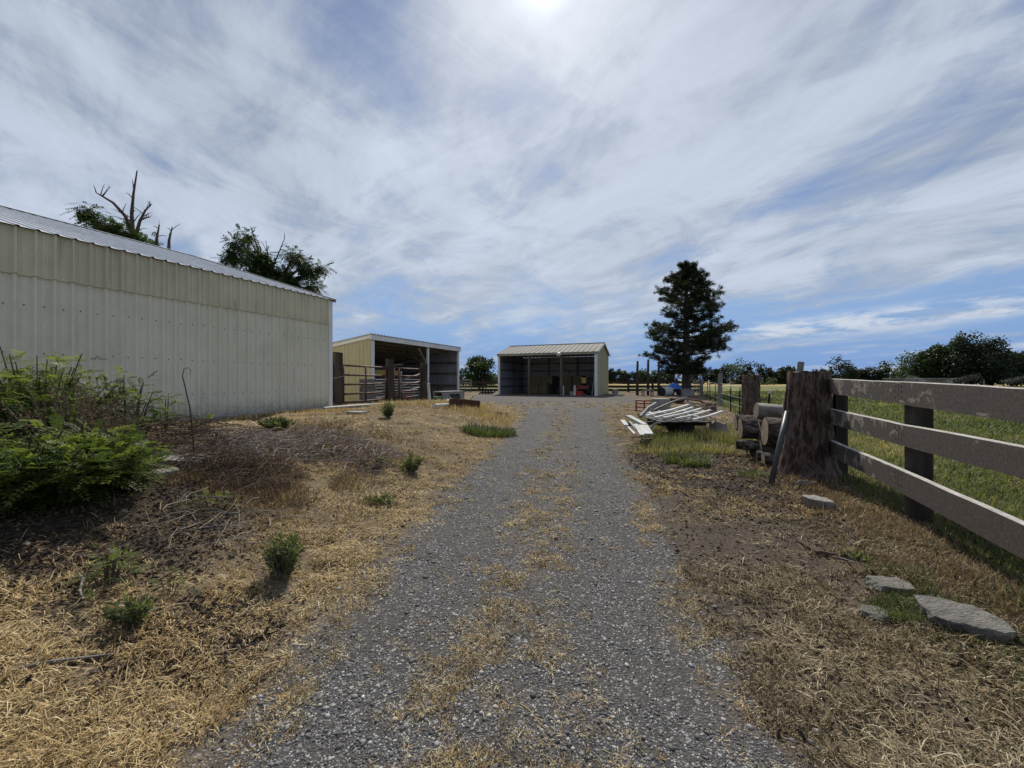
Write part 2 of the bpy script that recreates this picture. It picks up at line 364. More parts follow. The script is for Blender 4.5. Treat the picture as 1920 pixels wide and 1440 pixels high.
def bark_material(name, c1, c2, c3, st=(1, 1, .38), sc_=7.0, fis=(.36, .50), c3f=.8):
    m, t = newmat(name); oc = t.n('TexCoord').outputs['Object']
    mp = t.mapping(oc, scale=st)
    f1 = t.noise(mp, sc_*1.7, 9, .66, .6); n1 = t.noise(mp, sc_*.8, 7, .62, .4); n2 = t.noise(oc, 75, 5, .62); n3 = t.noise(oc, 2.6, 7, .66, .5)
    col = t.mix(t.sstep(n1, .36, .64), c1, c2); col = t.mix(t.math('MULTIPLY', t.sstep(n3, .52, .68), .8), col, c3)
    col = t.mix(.75, col, t.ramp(n2, [(.25, .35), (.75, 1.5)]), 'MULTIPLY')
    fs_ = t.sstep(f1, *fis); col = t.mix(fs_, t.mix(1., col, (.42, .40, .39), 'MULTIPLY'), col)
    h = t.math('ADD', t.math('MULTIPLY', fs_, .8), t.math('ADD', n1, t.math('MULTIPLY', n2, .35)))
    fin(t, col, .95, h, 1., .03, spec=.12); return m
M_STUMP = bark_material('stump_bark', (.125, .088, .071), (.175, .122, .098), (.24, .21, .19), (1, 1, .30), 11, (.34, .54), .4)
M_LOGBARK = bark_material('log_bark', (.085, .070, .060), (.16, .135, .118), (.34, .31, .285), (.35, 1, 1), 11, (.38, .50))
def cut_material():
    m, t = newmat('sawn_end'); oc = t.n('TexCoord').outputs['Object']
    wv = t.n('TexWave', {'Vector': oc, 'Scale': 14.0, 'Distortion': 3.0, 'Detail': 3.0}, wave_type='RINGS', rings_direction='X')
    n = t.noise(oc, 9, 7, .65)
    col = t.mix(t.sstep(n, .35, .68), (.24, .185, .125), (.13, .105, .08)); col = t.mix(.35, col, t.ramp(wv.outputs[0], [(0, .6), (1, 1.15)]), 'MULTIPLY')
    fin(t, col, .9, n, .4, .01); return m
M_CUT = cut_material()
def board_material():
    m, t = newmat('peeling_fence_paint'); oc = t.n('TexCoord').outputs['Object']
    gr = t.noise(t.mapping(oc, rot=(0, 0, -R(67.5)), scale=(.22, 5, 5)), 9, 9, .7); n2 = t.noise(oc, 5, 7, .7, .6); n3 = t.noise(oc, 40, 5, .6); nb = t.noise(oc, 1.2, 4, .5)
    col = t.mix(t.sstep(gr, .35, .65), (.056, .046, .040), (.090, .074, .064))
    col = t.mix(.4, col, t.ramp(n3, [(.3, .7), (.7, 1.25)]), 'MULTIPLY')
    sp = t.n('SeparateXYZ', {0: oc}); peel = t.sstep(t.math('ADD', n2, t.math('ADD', t.math('MULTIPLY', sp.outputs[1], .045), t.math('MULTIPLY', sp.outputs[2], .06))), .635, .655)
    col = t.mix(t.math('MULTIPLY', peel, .75), col, (.26, .225, .19))
    fin(t, col, .75, t.math('ADD', gr, t.math('MULTIPLY', peel, -.5)), .35, .006, spec=.3); return m
M_BOARD = board_material()
M_LITEDGE = pbr('sunlit_worn_board_edge', (.34, .32, .29), (.48, .455, .42), 8, (1, 1, 1), .85, .4, c3=(.16, .14, .125), c3at=(.6, .7), c3scale=9)  # bare worn wood, lightened so the board tops carry sunlight in their colour

ST_STRAW = [(0, (.070, .048, .030)), (.32, (.20, .136, .070)), (.6, (.40, .29, .145)), (.82, (.56, .44, .245)), (1, (.70, .61, .41))]
ST_GREY = [(0, (.050, .039, .028)), (.35, (.125, .098, .062)), (.65, (.265, .212, .132)), (.85, (.43, .365, .24)), (1, (.60, .53, .39))]
M_STRAWG = leafmat('matted_dry_grass', ST_GREY, .15, .85, .12)
M_STRAW = leafmat('dry_straw', ST_STRAW, .18, .8, .15)
M_RUSSET = leafmat('russet_dry_grass', [(0, (.065, .046, .031)), (.5, (.18, .122, .074)), (1, (.38, .29, .18))], .2, .8, .15)
M_GRASS = leafmat('pasture_blades', [(0, (.034, .052, .017)), (.45, (.080, .108, .034)), (.75, (.165, .165, .064)), (1, (.34, .28, .14))], .35, .6, .2)
M_WEED = leafmat('grey_green_weed', [(0, (.045, .060, .028)), (.6, (.11, .135, .062)), (1, (.20, .21, .095))], .4)
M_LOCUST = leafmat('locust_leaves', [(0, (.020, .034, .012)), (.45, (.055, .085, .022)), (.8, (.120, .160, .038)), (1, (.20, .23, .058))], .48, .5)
M_LEAF = leafmat('broad_leaves', [(0, (.012, .022, .009)), (.5, (.026, .045, .014)), (1, (.055, .082, .024))], .3)
M_LEAFMID = leafmat('locust_crown_leaves', [(0, (.014, .026, .010)), (.5, (.030, .052, .015)), (1, (.070, .100, .030))], .35)
M_LEAFLT = leafmat('pale_leaves', [(0, (.025, .038, .018)), (.5, (.050, .070, .030)), (1, (.09, .115, .048))], .3)
M_DKLEAF = leafmat('dark_leaves', [(0, (.010, .016, .009)), (.5, (.019, .030, .014)), (1, (.036, .052, .022))], .2)
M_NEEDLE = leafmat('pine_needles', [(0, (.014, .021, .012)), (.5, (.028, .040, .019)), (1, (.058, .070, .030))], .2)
M_DRYLEAF = leafmat('withered_leaves', [(0, (.045, .032, .024)), (.5, (.115, .085, .062)), (1, (.21, .17, .125))], .2, .85, .1)
M_CHIP = leafmat('bark_chips', [(0, (.025, .018, .015)), (.5, (.075, .055, .044)), (.85, (.15, .12, .095)), (1, (.34, .30, .25))], .0, .9, .1)
M_PEB = leafmat('pebbles', [(0, (.045, .043, .042)), (.35, (.10, .098, .098)), (.62, (.21, .207, .205)), (.82, (.38, .375, .365)), (.92, (.36, .29, .21)), (1, (.68, .67, .64))], .0, .75, .3)
def spray_material():
    m, t = newmat('water_spray')
    b = t.n('BsdfDiffuse', {'Color': (.8, .83, .86, 1)}); tr = t.n('BsdfTransparent'); tl = t.n('BsdfTranslucent', {'Color': (.8, .83, .86, 1)})
    a = t.n('AddShader', {0: b.outputs[0], 1: tl.outputs[0]}); mx = t.n('MixShader', {0: .10, 1: tr.outputs[0], 2: a.outputs[0]})
    t.n('OutputMaterial', {'Surface': mx.outputs[0]}); return m
M_SPRAY = spray_material()

# ------------------------------------------------------------------ terrain sheet, split into ground / driveway / pasture
def axis(segs):
    out = [segs[0][0]]
    for a, b, st in segs:
        n = max(1, int(round((b-a)/st))); out += list(a+(b-a)*np.arange(1, n+1)/n)
    return np.array(out)
xs = axis([(-2500, -300, 300), (-300, -60, 30), (-60, -16, 2), (-16, -8, .25), (-8, 8, .07), (8, 16, .25), (16, 60, 2), (60, 300, 20), (300, 2500, 300)])
ys = axis([(-300, -30, 45), (-30, -4, 3), (-4, .8, .3), (.8, 9, .07), (9, 20, .16), (20, 50, .6), (50, 300, 10), (300, 3500, 300)])
GX, GY = np.meshgrid(xs, ys, indexing='ij'); GZ = height(GX, GY)
nx, ny = GX.shape
V = np.stack([GX, GY, GZ], -1).reshape(-1, 3)
idx = np.arange(nx*ny).reshape(nx, ny)
Q = np.stack([idx[:-1, :-1], idx[1:, :-1], idx[1:, 1:], idx[:-1, 1:]], -1).reshape(-1, 4)
cx = V[Q].mean(1)
rdv = road_d(V[:, 0], V[:, 1]); fdv = fence_d(V[:, 0], V[:, 1])
fdv = np.maximum(fdv, np.minimum((V[:, 1]-41), 30)); fdv = np.where((V[:, 0] < -2) & (V[:, 1] < 60), np.minimum(fdv, (V[:, 1]-42)), fdv)
fdv = np.maximum(fdv, np.where(V[:, 0] < -25, 2, -9))
def blob(x, y, cx_, cy_, rx, ry): return np.clip(1-np.sqrt(((x-cx_)/rx)**2+((y-cy_)/ry)**2), 0, 1)
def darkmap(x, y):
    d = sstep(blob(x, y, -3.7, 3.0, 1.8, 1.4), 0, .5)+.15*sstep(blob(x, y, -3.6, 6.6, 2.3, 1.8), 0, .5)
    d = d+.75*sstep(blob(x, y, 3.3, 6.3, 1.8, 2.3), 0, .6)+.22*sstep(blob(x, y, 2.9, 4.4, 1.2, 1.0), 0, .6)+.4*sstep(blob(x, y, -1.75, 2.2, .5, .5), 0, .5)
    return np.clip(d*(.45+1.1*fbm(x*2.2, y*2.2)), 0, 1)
def drymap(x, y):
    return np.clip(.55*(x < road_c(y))+.3*sstep(blob(x, y, 2.4, 1.8, 2.2, 2), 0, .5)+.35*(y > 8), 0, 1)
def crownmap(x, y):
    u = x-road_c(y); c = np.exp(-(u/.30)**2)*np.where(y < 3.2, .62, .9)
    c = np.maximum(c, .5*sstep(-road_d(x, y), .35, .05))
    return np.where(y < 17, c, .75)*(road_d(x, y) < .3)
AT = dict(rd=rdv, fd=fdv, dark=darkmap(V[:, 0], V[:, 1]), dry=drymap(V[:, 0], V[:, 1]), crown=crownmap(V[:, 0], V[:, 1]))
frd = road_d(cx[:, 0], cx[:, 1]); ffd = fdv[Q].mean(1)
sel_r = frd < 0; sel_p = (~sel_r) & (ffd > 0); sel_g = ~(sel_r | sel_p)
for nm, sel in (('ground', sel_g), ('driveway', sel_r), ('pasture', sel_p)):
    q = Q[sel]; used, inv = np.unique(q, return_inverse=True)
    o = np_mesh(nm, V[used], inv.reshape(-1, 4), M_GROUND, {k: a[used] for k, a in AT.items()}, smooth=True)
    tag(o, kind='structure')

# ------------------------------------------------------------------ directions of the yard (barn, sheds and fence run parallel)
D = Vector((.3825, .924, 0)); N = Vector((.924, -.3825, 0)); UP = Vector((0, 0, 1))

def ribbed(mb, o, u, v, n, U, Vv, pitch=.229, rib=.046, off=0., minor=True, skew=0.):
    """ribbed sheet: ribs run along v, repeat along u, stand proud along n"""
    o, u, v, n = Vector(o), Vector(u).normalized(), Vector(v).normalized(), Vector(n).normalized()
    pr = []; x = -off
    while x < U:
        seg = [(x, 0), (x+.020, rib), (x+.050, rib), (x+.070, 0)]
        if minor: seg += [(x+.105, 0), (x+.112, .008), (x+.128, .008), (x+.135, 0), (x+.165, 0), (x+.172, .008), (x+.188, .008), (x+.195, 0)]
        pr += seg; x += pitch
    pr = [(a, b) for a, b in pr if 0 < a < U]; pr = [(0, 0)]+pr+[(U, 0)]
    vs = []
    for a, b in pr:
        p = o+u*a+n*b; vs += [p, p+v*Vv]
    mb.add(vs, [(2*i, 2*i+2, 2*i+3, 2*i+1) for i in range(len(pr)-1)])
    return mb

# ------------------------------------------------------------------ long metal barn on the left
BC = Vector((-5.87, 12.6, 0)); BL = 15.0; BW = 15.4; BZ0 = .42; BE = 4.09; BR = 6.48
barn = thing('metal_barn', 'long pale beige ribbed metal barn with a grey metal roof along the left edge', 'barn', BC+Vector((0, 0, .6)))
o = BC-D*BL
mb = MB(); ribbed(mb, o+UP*BZ0, D, UP, N, BL, 3.32-BZ0, off=.06)
mb.build('wall', M_BARN, barn)
mb = MB(); ribbed(mb, o+N*.028+UP*3.30, D, UP, N, BL, BE-3.30, off=.06)
mb.bar(o+N*.018+UP*3.294, BC+N*.018+UP*3.294, .034, .010)
band = mb.build('upper_band', M_BAND, barn)
mb = MB()
for zz, pp in ((3.42, .028), (2.78, .016), (1.96, .016), (1.18, .016), (3.97, .028)):
    k = 0; x = .03
    while x < BL-.05:
        p = o+D*(x+random.uniform(-.004, .004)+.055)+N*(pp-.016)+UP*(zz+random.uniform(-.012, .012)); mb.tube([p, p+N*.009], .011, 6); x += .229
mb.build('screw_heads', M_RUST, barn)['kind'] = 'stuff'
mb = MB()   # gable end and far walls
ge = BC+Vector((0, 0, 0))
mb.add([ge+UP*BZ0, ge-N*BW+UP*BZ0, ge-N*BW+UP*BE, ge-N*BW/2+UP*(BR-.05), ge+UP*BE], [(0, 1, 2, 3, 4)])
b2 = o-N*BW; mb.add([b2+UP*BZ0, ge-N*BW+UP*BZ0, ge-N*BW+UP*BE, b2+UP*BE], [(0, 1, 2, 3)])
mb.add([o+UP*BZ0, o-N*BW+UP*BZ0, o-N*BW+UP*BE, o-N*BW/2+UP*(BR-.05), o+UP*BE], [(0, 1, 2, 3, 4)])
mb.build('end_wall', M_BARN, barn)
sl_v = (-N*(BW/2)+UP*(BR-BE)); slen = sl_v.length; sl_v.normalize(); sl_n = D.cross(sl_v).normalized()
if sl_n.z < 0: sl_n = -sl_n
ov = .11
mb = MB(); ribbed(mb, o+UP*(BE+.03)-sl_v*ov, D, sl_v, sl_n, BL+.12, slen+ov, rib=.020, off=.05, minor=False)
sv2 = (N*(BW/2)+UP*(BR-BE)).normalized(); sn2 = Vector((-sl_n.x, -sl_n.y, sl_n.z))
ribbed(mb, o-N*BW+UP*(BE+.03)-sv2*ov, D, sv2, sn2, BL+.12, slen+ov, rib=.028, off=.05, minor=False)
mb.build('roof', M_ROOF, barn)
mb = MB(); rp = o-N*(BW/2)+UP*(BR+.05)
mb.add([rp+N*.18-UP*.03, rp+D*(BL+.12)+N*.18-UP*.03, rp+D*(BL+.12)+UP*.03, rp+UP*.03, rp-N*.18-UP*.03, rp+D*(BL+.12)-N*.18-UP*.03], [(0, 1, 2, 3), (3, 2, 5, 4)])
mb.build('ridge_cap', M_ROOF, barn)
mb = MB(); e0 = BC+D*.06+UP*(BE-.02)+N*.14; mb.bar(e0, e0+sl_v*(slen+.1), .06, .11, sl_n); mb.build('rake_trim', M_GREYPLASTIC, barn)
mb = MB(); cp = BC+UP*BZ0
mb.obox(cp-D*.10+N*.024, D*.14, N*.018, UP*(BE-BZ0-.03)); mb.obox(cp-N*.10+D*.0205, N*.122, D*.02, UP*(BE-BZ0-.03))
mb.build('corner_trim', M_WHITE, barn)

# ------------------------------------------------------------------ open-fronted shed beyond the barn
S0 = Vector((-6.58, 18.2, 0)); SL = 8.1; SDp = 6.0; SZ = .2; ST = 3.62; SDrop = .86
shed = thing('open_shed', 'olive and white open-fronted lean-to shed beside the barn', 'shed', S0+UP*.45)
mb = MB(); b0 = S0-N*SDp
for i, (a, b_) in enumerate(((S0, 0),)):
    pass
def sheet_side(mb, base, out):   # ribbed side wall whose top follows the falling roof
    x = 0
    while x < SDp-.01:
        x1 = min(x+.229, SDp); pts = []
        for xx, hh in ((x, 0), (x+.02, .02), (x+.045, .02), (x+.065, 0), (x1, 0)):
            xx = min(xx, SDp); p = base-N*xx+out*hh; pts.append((p+UP*SZ, p+UP*(ST+.005-SDrop*xx/SDp)))
        vs = [q for pr in pts for q in pr]; mb.add(vs, [(2*i, 2*i+1, 2*i+3, 2*i+2) for i in range(4)]); x = x1
sheet_side(mb, S0, -D); mb.build('side_wall', M_OLIVE, shed)
mb = MB(); sheet_side(mb, S0+D*SL, D); mb.build('side_wall', M_OLIVE, shed)
mb = MB(); ribbed(mb, b0+UP*SZ, D, UP, -N, SL, ST-SDrop-SZ+.005); mb.build('back_wall', M_OLIVE, shed)
mb = MB()
for k, base in ((1, S0+D*.02), (-1, S0+D*(SL-.02))):
    q = base; x = 0.06
    vs = []
    while x <= SDp-.06:
        hh = 0.012 if int(x/.115) % 2 else 0
        vs += [base-N*x+D*(k*hh)+UP*SZ, base-N*x+D*(k*hh)+UP*(ST-.01-SDrop*x/SDp)]; x += .0575
    mb.add(vs, [(2*i, 2*i+1, 2*i+3, 2*i+2) for i in range(len(vs)//2-1)])
bb = b0+N*.03; mb.add([bb+UP*SZ, bb+D*SL+UP*SZ, bb+D*SL+UP*(ST-SDrop), bb+UP*(ST-SDrop)], [(0, 1, 2, 3)])
mb.build('inner_sheet', M_INNER, shed)
mb = MB()
for zz in (.55, 1.15, 1.95, 2.65):
    e = S0+D*(SL-.08); mb.bar(e-N*.15+UP*zz, e-N*(SDp-.1)+UP*zz, .05, .14); mb.bar(bb+N*.05+UP*zz+D*.1, bb+N*.05+D*(SL-.1)+UP*zz, .05, .14)
mb.build('girt', M_LUMBER, shed)
mb = MB(); rv = (-N*SDp-UP*SDrop); rl = rv.length; rvn = rv.normalized(); rn = D.cross(rvn).normalized(); rn = rn if rn.z > 0 else -rn
ribbed(mb, S0-D*.12+UP*(ST+.02)-rvn*.1, D, rvn, rn, SL+.24, rl+.2, minor=False); mb.build('roof', M_ROOF, shed)
mb = MB()
for k in range(9):
    p = S0+D*.06-N*(.2+k*.68)+UP*(ST-.12-SDrop*(.2+k*.68)/SDp); mb.bar(p, p+D*(SL-.12), .05, .14)
mb.build('rafter', M_LUMBER, shed)
mb = MB(); mb.obox(S0-D*.1+N*.02+UP*(ST-.22), D*(SL+.2), N*.05, UP*.23); mb.build('fascia', M_WHITE, shed)
mb = MB(); p0 = S0-D*.045+UP*(ST-.07); mb.bar(p0+N*.07, p0+rv*1.0, .05, .16); mb.build('rake_trim', M_WHITE, shed)
for a, wd, m_ in ((0, .22, M_WHITE), (4.55, .13, M_WHITE), (SL-.14, .16, M_WHITE)):
    MB().obox(S0+D*a-N*.10+UP*SZ, D*wd, N*.10, UP*(ST-.24-SZ)).build('post', m_, shed)
mb = MB(); mb.bar(S0+D*4.6-N*.06+UP*2.35, S0+D*3.7-N*.06+UP*3.3, .06, .12); mb.bar(S0+D*4.6-N*.1+UP*2.2, S0+D*4.6-N*1.6+UP*3.3, .06, .12); mb.build('brace', M_LUMBER, shed)

# ------------------------------------------------------------------ hay shed at the end of the drive
H0 = Vector((6.53, 30.0, 0)); HL = 8.3; HD = 5.9; HZ = .2; HE = 3.74; HR = 4.62
hay = thing('hay_shed', 'tan gabled pole shed with open front facing the end of the gravel drive', 'shed', H0-N*HL/2+UP*.3)
W = -N
mb = MB()
def gable(mb, base, out):
    x = 0
    while x < HD-.01:
        x1 = min(x+.229, HD); vs = []
        for xx, hh in ((x, 0), (x+.02, .018), (x+.045, .018), (x+.065, 0), (x1, 0)):
            xx = min(xx, HD); top = HE+(HR-HE)*(1-abs(xx-HD/2)/(HD/2))-.04; p = base+D*xx+out*hh; vs += [p+UP*HZ, p+UP*top]
        mb.add(vs, [(2*i, 2*i+2, 2*i+3, 2*i+1) for i in range(4)]); x = x1
gable(mb, H0, N); mb.build('side_wall', M_OLIVE, hay)
mb = MB(); gable(mb, H0+W*HL, -N); mb.build('side_wall', M_OLIVE, hay)
mb = MB(); ribbed(mb, H0+D*HD+UP*HZ, W, UP, D, HL, HE-HZ-.04); mb.build('back_wall', M_OLIVE, hay)
mb = MB(); i0 = H0+W*(HL-.03)
mb.add([i0+UP*HZ+D*.1, i0+D*(HD-.05)+UP*HZ, i0+D*(HD-.05)+UP*HE, i0+D*HD/2+UP*(HR-.12), i0+D*.1+UP*HE], [(0, 1, 2, 3, 4)])
i0 = H0+W*.03; mb.add([i0+UP*HZ+D*.1, i0+D*(HD-.05)+UP*HZ, i0+D*(HD-.05)+UP*HE, i0+D*HD/2+UP*(HR-.12), i0+D*.1+UP*HE], [(0, 1, 2, 3, 4)])
i0 = H0+D*(HD-.04)+W*.03; mb.add([i0+UP*HZ, i0+W*(HL-.06)+UP*HZ, i0+W*(HL-.06)+UP*(HE-.06), i0+UP*(HE-.06)], [(0, 1, 2, 3)])
mb.build('inner_sheet', M_INNER, hay)
mb = MB()
for zz in (.95, 1.65, 2.4, 3.1):
    e = H0+W*(HL-.07); mb.bar(e+D*.15+UP*zz, e+D*(HD-.1)+UP*zz, .05, .11)
    e = H0+D*(HD-.08)+W*.1; mb.bar(e+UP*zz, e+W*(HL-.2)+UP*zz, .05, .11)
mb.build('girt', M_LUMBER, hay)
for a in (2.77, 5.54):
    q = H0+W*a+D*(HD-.18); MB().obox(q+UP*HZ, W*.14, D*.1, UP*(HE-HZ-.1)).build('wall_post', M_LUMBER, hay)
q = H0+W*(HL-.2)+D*(HD/2); MB().obox(q+UP*HZ, W*.1, D*.15, UP*(HE-HZ)).build('wall_post', M_LUMBER, hay)
MB().bar(H0+W*4.6+D*(HD-.3)+UP*3.0, H0+W*3.5+D*(HD-.3)+UP*2.2, .08, .08).build('brace', M_LUMBER, hay)
for sgn in (1, -1):
    base = H0 if sgn == 1 else H0+D*HD
    v = ((D*(HD/2)*sgn)+UP*(HR-HE)); L_ = v.length; v.normalize(); n_ = W.cross(v); n_ = n_ if n_.z > 0 else -n_
    mb = MB(); ribbed(mb, base+N*.16+UP*(HE+.03)-v*.18, W, v, n_, HL+.32, L_+.18, pitch=.40, rib=.034, minor=False); mb.build('roof', M_CREAMROOF, hay)
mb = MB(); q = H0+D*HD/2+N*.17+UP*(HR+.035); mb.bar(q, q+W*(HL+.34), .3, .03); mb.build('ridge_cap', M_CREAMROOF, hay)
mb = MB(); mb.obox(H0+N*.12-D*.10+UP*(HE-.20), W*(HL+.24), D*.04, UP*.20); mb.build('fascia', M_TAUPE, hay)
mb = MB()
for sgn in (1, -1):
    base = H0 if sgn == 1 else H0+D*HD
    v = ((D*(HD/2)*sgn)+UP*(HR-HE)).normalized(); mb.bar(base+N*.15+UP*(HE-.03)-v*.15, base+N*.15+UP*(HE-.03)+v*3.07, .03, .12)
mb.build('rake_trim', M_WHITE, hay)
MB().obox(H0-D*.02+N*.03+UP*HZ, W*.2, D*.15, UP*(HE-.2-HZ)).build('post', M_WHITE, hay)
MB().obox(H0-D*.02+W*(HL-.10)+UP*HZ, W*.16, D*.15, UP*(HE-.2-HZ)).build('post', M_WHITE, hay)
for a in (2.75, 5.50): MB().obox(H0+W*a+D*.05+UP*HZ, W*.17, D*.17, UP*(HE-.1-HZ)).build('post', M_LUMBER, hay)
mb = MB(); q = H0+W*2.95-D*.22+UP*3.42
prof = [(.0, .13), (.05, .16), (.12, .22), (.2, .2), (.27, .12), (.30, .02)]
mb.tube([q+UP*a for a, _ in prof], [b for _, b in prof], 14); mb.bar(q+UP*.2, q+UP*.2+D*.3, .05, .05)
mb.build('yard_light', M_GLASS, hay, smooth=True)
mb = MB(); q = H0+W*2.3+D*.4+UP*3.35; mb.bar(q, q+W*2.3, .06, .06); mb.build('track_rail', M_GREYWOOD, hay)

# contents of the hay shed
def hp(a, d_, z=None):   # a metres from the right corner, d_ metres inside
    p = H0+W*a+D*d_; return Vector((p.x, p.y, (hz(p.x, p.y) if z is None else z)))
def bale(a, d_, z, la, ld, hh, label):
    p = hp(a, d_, z); mb = MB(); mb.obox(p, W*la, D*ld, UP*hh)
    for f in (.25, .75): mb.obox(p-D*.008+W*(la*f), W*.015, D*.006, UP*hh, 1)
    b_ = mb.build('hay_bale', [M_HAY, M_GREYWOOD], base=p, bevel=.04); tag(b_, label, 'hay bale', 'hay bales stacked in the pole shed')
z0 = .31
bale(5.9, 3.4, z0, 1.05, 2.0, .80, 'hay bale on the ground at the left of the front stack in the hay shed')
bale(4.8, 3.4, z0, 1.05, 2.0, .80, 'hay bale on the ground beside the left post in the hay shed')
bale(5.75, 3.7, z0+.81, 1.02, 1.9, .78, 'hay bale lying on top of the left bale of the front stack')
bale(4.68, 3.7, z0+.81, 1.02, 1.9, .78, 'hay bale lying on top of the bale behind the left post')
bale(2.95, 3.9, z0, 1.1, 1.8, .80, 'lower bale of the rear stack behind the right post in the hay shed')
bale(2.95, 3.95, z0+.81, 1.05, 1.75, .8, 'upper bale of the rear stack behind the right post in the hay shed')
bale(2.0, 4.0, z0, .9, 1.7, .8, 'lower bale behind the red machine in the hay shed')
bale(2.02, 4.0, z0+.81, .85, 1.7, .8, 'upper bale behind the red machine in the hay shed')
mb = MB(); p = hp(2.62, .1)
for s in (0, .17): mb.obox(p+W*s, W*.05, D*.05, UP*.75)
for k in range(5): mb.obox(p+W*.05+UP*(.06+k*.15), W*.12, D*.05, UP*.06)
tag(mb.build('step_ladder', M_VINYL, base=p), 'short white slotted ladder piece at the foot of the right shed post', 'ladder')
def lathe(name, p, prof, mat, label, cat, n=18):
    mb = MB(); mb.tube([Vector(p)+UP*z for z, _ in prof], [r for _, r in prof], n)
    return tag(mb.build(name, mat, base=p, smooth=False), label, cat)
lathe('bucket', hp(2.0, .1), [(0, .13), (.30, .17), (.32, .185), (.33, .17), (.30, .15), (.04, .12)], M_CONC, 'pale grey bucket just right of the white ladder piece in the shed', 'bucket')
mb = MB(); p = hp(1.72, -.05); mb.tube([p, p+UP*.14, p+UP*.2, p+UP*.26], [.11, .12, .09, .04], 12); mb.tube([p+UP*.22-N*.06, p+UP*.30, p+UP*.22+N*.06], .014, 6)
tag(mb.build('feed_jug', M_VINYL, base=p), 'small white jug on the ground between bucket and red cooler', 'jug')
p = hp(1.35, .0); cb_ = thing('cooler_box', 'red plastic cooler box on the ground at the shed opening', 'cooler', p)
MB().obox(p+N*.25, W*.52, D*.34, UP*.27).build('body', M_RED, cb_, bevel=.02); MB().obox(p+N*.265-D*.015+UP*.275, W*.55, D*.37, UP*.06).build('lid', M_RED, cb_, bevel=.015)
MB().tube([p+N*.27+D*.1+UP*.2, p+N*.30+D*.1+UP*.24, p+N*.30+D*.24+UP*.24, p+N*.27+D*.24+UP*.2], .012, 6).build('handle', M_DARK, cb_)
p = hp(.7, .1); mb = MB()
for k in range(3): mb.obox(p+W*(k*.06)+UP*.01*k-D*.1, W*.55+UP*.22, D*.12*(k+1), Vector((0, 0, .025)))
tag(mb.build('scrap_lumber', M_GREYWOOD, base=p), 'pale offcut boards heaped by the right post of the hay shed', 'lumber')
p = hp(.42, .25); tag(MB().bar(p, p-W*(.28)+UP*1.95-D*.1, .05, .09).build('loose_board', M_GREYWOOD, base=p), 'long grey board leaning against the right front post of the hay shed', 'board')
# small red tractor with a yellow hopper
p = hp(1.25, 1.1); tr = thing('garden_tractor', 'small dark red tractor parked inside the right bay of the shed', 'tractor', p)
MB().obox(p-N*.5+UP*.45, N*1.0, D*.55, UP*.32).build('hood', M_REDPAINT, tr, bevel=.05)
MB().obox(p+N*.3+UP*.35, N*.55, D*.6, UP*.2).build('fender', M_REDPAINT, tr, bevel=.03)
mb = MB(); mb.obox(p+N*.45+D*.1+UP*.56, N*.32, D*.36, UP*.08); mb.obox(p+N*.72+D*.1+UP*.64, N*.08, D*.36, UP*.3); mb.build('seat', M_DARK, tr, bevel=.03)
mb = MB(); mb.tube([p+N*.2+D*.27+UP*.7, p+N*.34+D*.27+UP*1.0], .018, 6); mb.tube([p+N*.34+D*.27+UP*1.0+Vector((math.cos(a)*.14, math.sin(a)*.14, 0)) for a in lin(0, 6.28, 13)], .014, 5); mb.build('steering_wheel', M_DARK, tr)
for s, rr in ((-.42, .22), (.58, .32)):
    for dd in (-.06, .55):
        q = p+N*s+D*dd+UP*rr; wv = MB().tube([q, q+D*.03, q+D*.11, q+D*.14], [rr*.8, rr, rr, rr*.8], 18).build('wheel', M_TYRE, tr)
p2 = hp(1.25, .95); tag(MB().obox(p2+UP*.95-N*.12, N*.34, D*.3, UP*.42).obox(p2+UP*1.38-N*.3, N*.7, D*.12, UP*.05).build('hopper_box', M_YEL, base=p2, bevel=.02), 'yellow wooden box standing on the red tractor in the shed', 'box')
p = hp(1.75, .6); lathe('fuel_can', p+UP*.0, [(0, .14), (.5, .14), (.56, .1), (.60, .05), (.66, .045)], M_REDPAINT, 'dark red fuel can in front of the tractor in the shed', 'can')
lathe('chemical_jug', hp(1.83, .45)+UP*.0, [(0, .09), (.55, .1), (.72, .09), (.80, .04), (.84, .04)], M_VINYL, 'tall white jug beside the red fuel can in the shed', 'jug')
mb = MB(); p = hp(4.3, 1.4); mb.tube([p+UP*.02, p+UP*.9], .16, 14); mb.tube([p+UP*.9, p+UP*1.0], [.17, .12], 14)
tag(mb.build('dark_barrel', M_DARK, base=p), 'dark upright drum between the two stacks of hay', 'drum')

# ------------------------------------------------------------------ corral in front of the open shed
def sq_post(p, wd, top, mat, label, name='corral_post', group=None, lean=(0, 0), base_drop=.25):
    p = Vector(p); n = 9; vs = []; ring = 8; fs = []
    for i in range(n):
        f = i/(n-1); z = p.z-base_drop+(top-p.z+base_drop)*f
        for k in range(ring):
            a = math.pi/8+k*math.pi/4; rr = wd/2*1.14*(1+random.uniform(-.03, .03))
            q = D*math.cos(a)*rr+N*math.sin(a)*rr
            vs.append(Vector((p.x+lean[0]*f, p.y+lean[1]*f, z+(random.uniform(-.012, .012) if i == n-1 else 0)))+q)
    fs = [(i*ring+k, i*ring+(k+1) % ring, (i+1)*ring+(k+1) % ring, (i+1)*ring+k) for i in range(n-1) for k in range(ring)]
    fs += [tuple((n-1)*ring+k for k in range(ring))]
    o_ = MB().add(vs, fs).build(name, mat, base=p)
    return tag(o_, label, 'post', group)
CP = [Vector((-6.4, 14.3, 0)), Vector((-5.15, 16.4, 0)), Vector((-4.1, 18.1, 0))]
for p in CP: p.z = hz(p.x, p.y)
GRP = 'thick dark corral posts between the barn and the open shed'
sq_post(CP[0], .33, EYE-(661-HOR)/F*14.3, M_DARKPOST, 'tallest dark corral post nearest the barn corner', group=GRP)
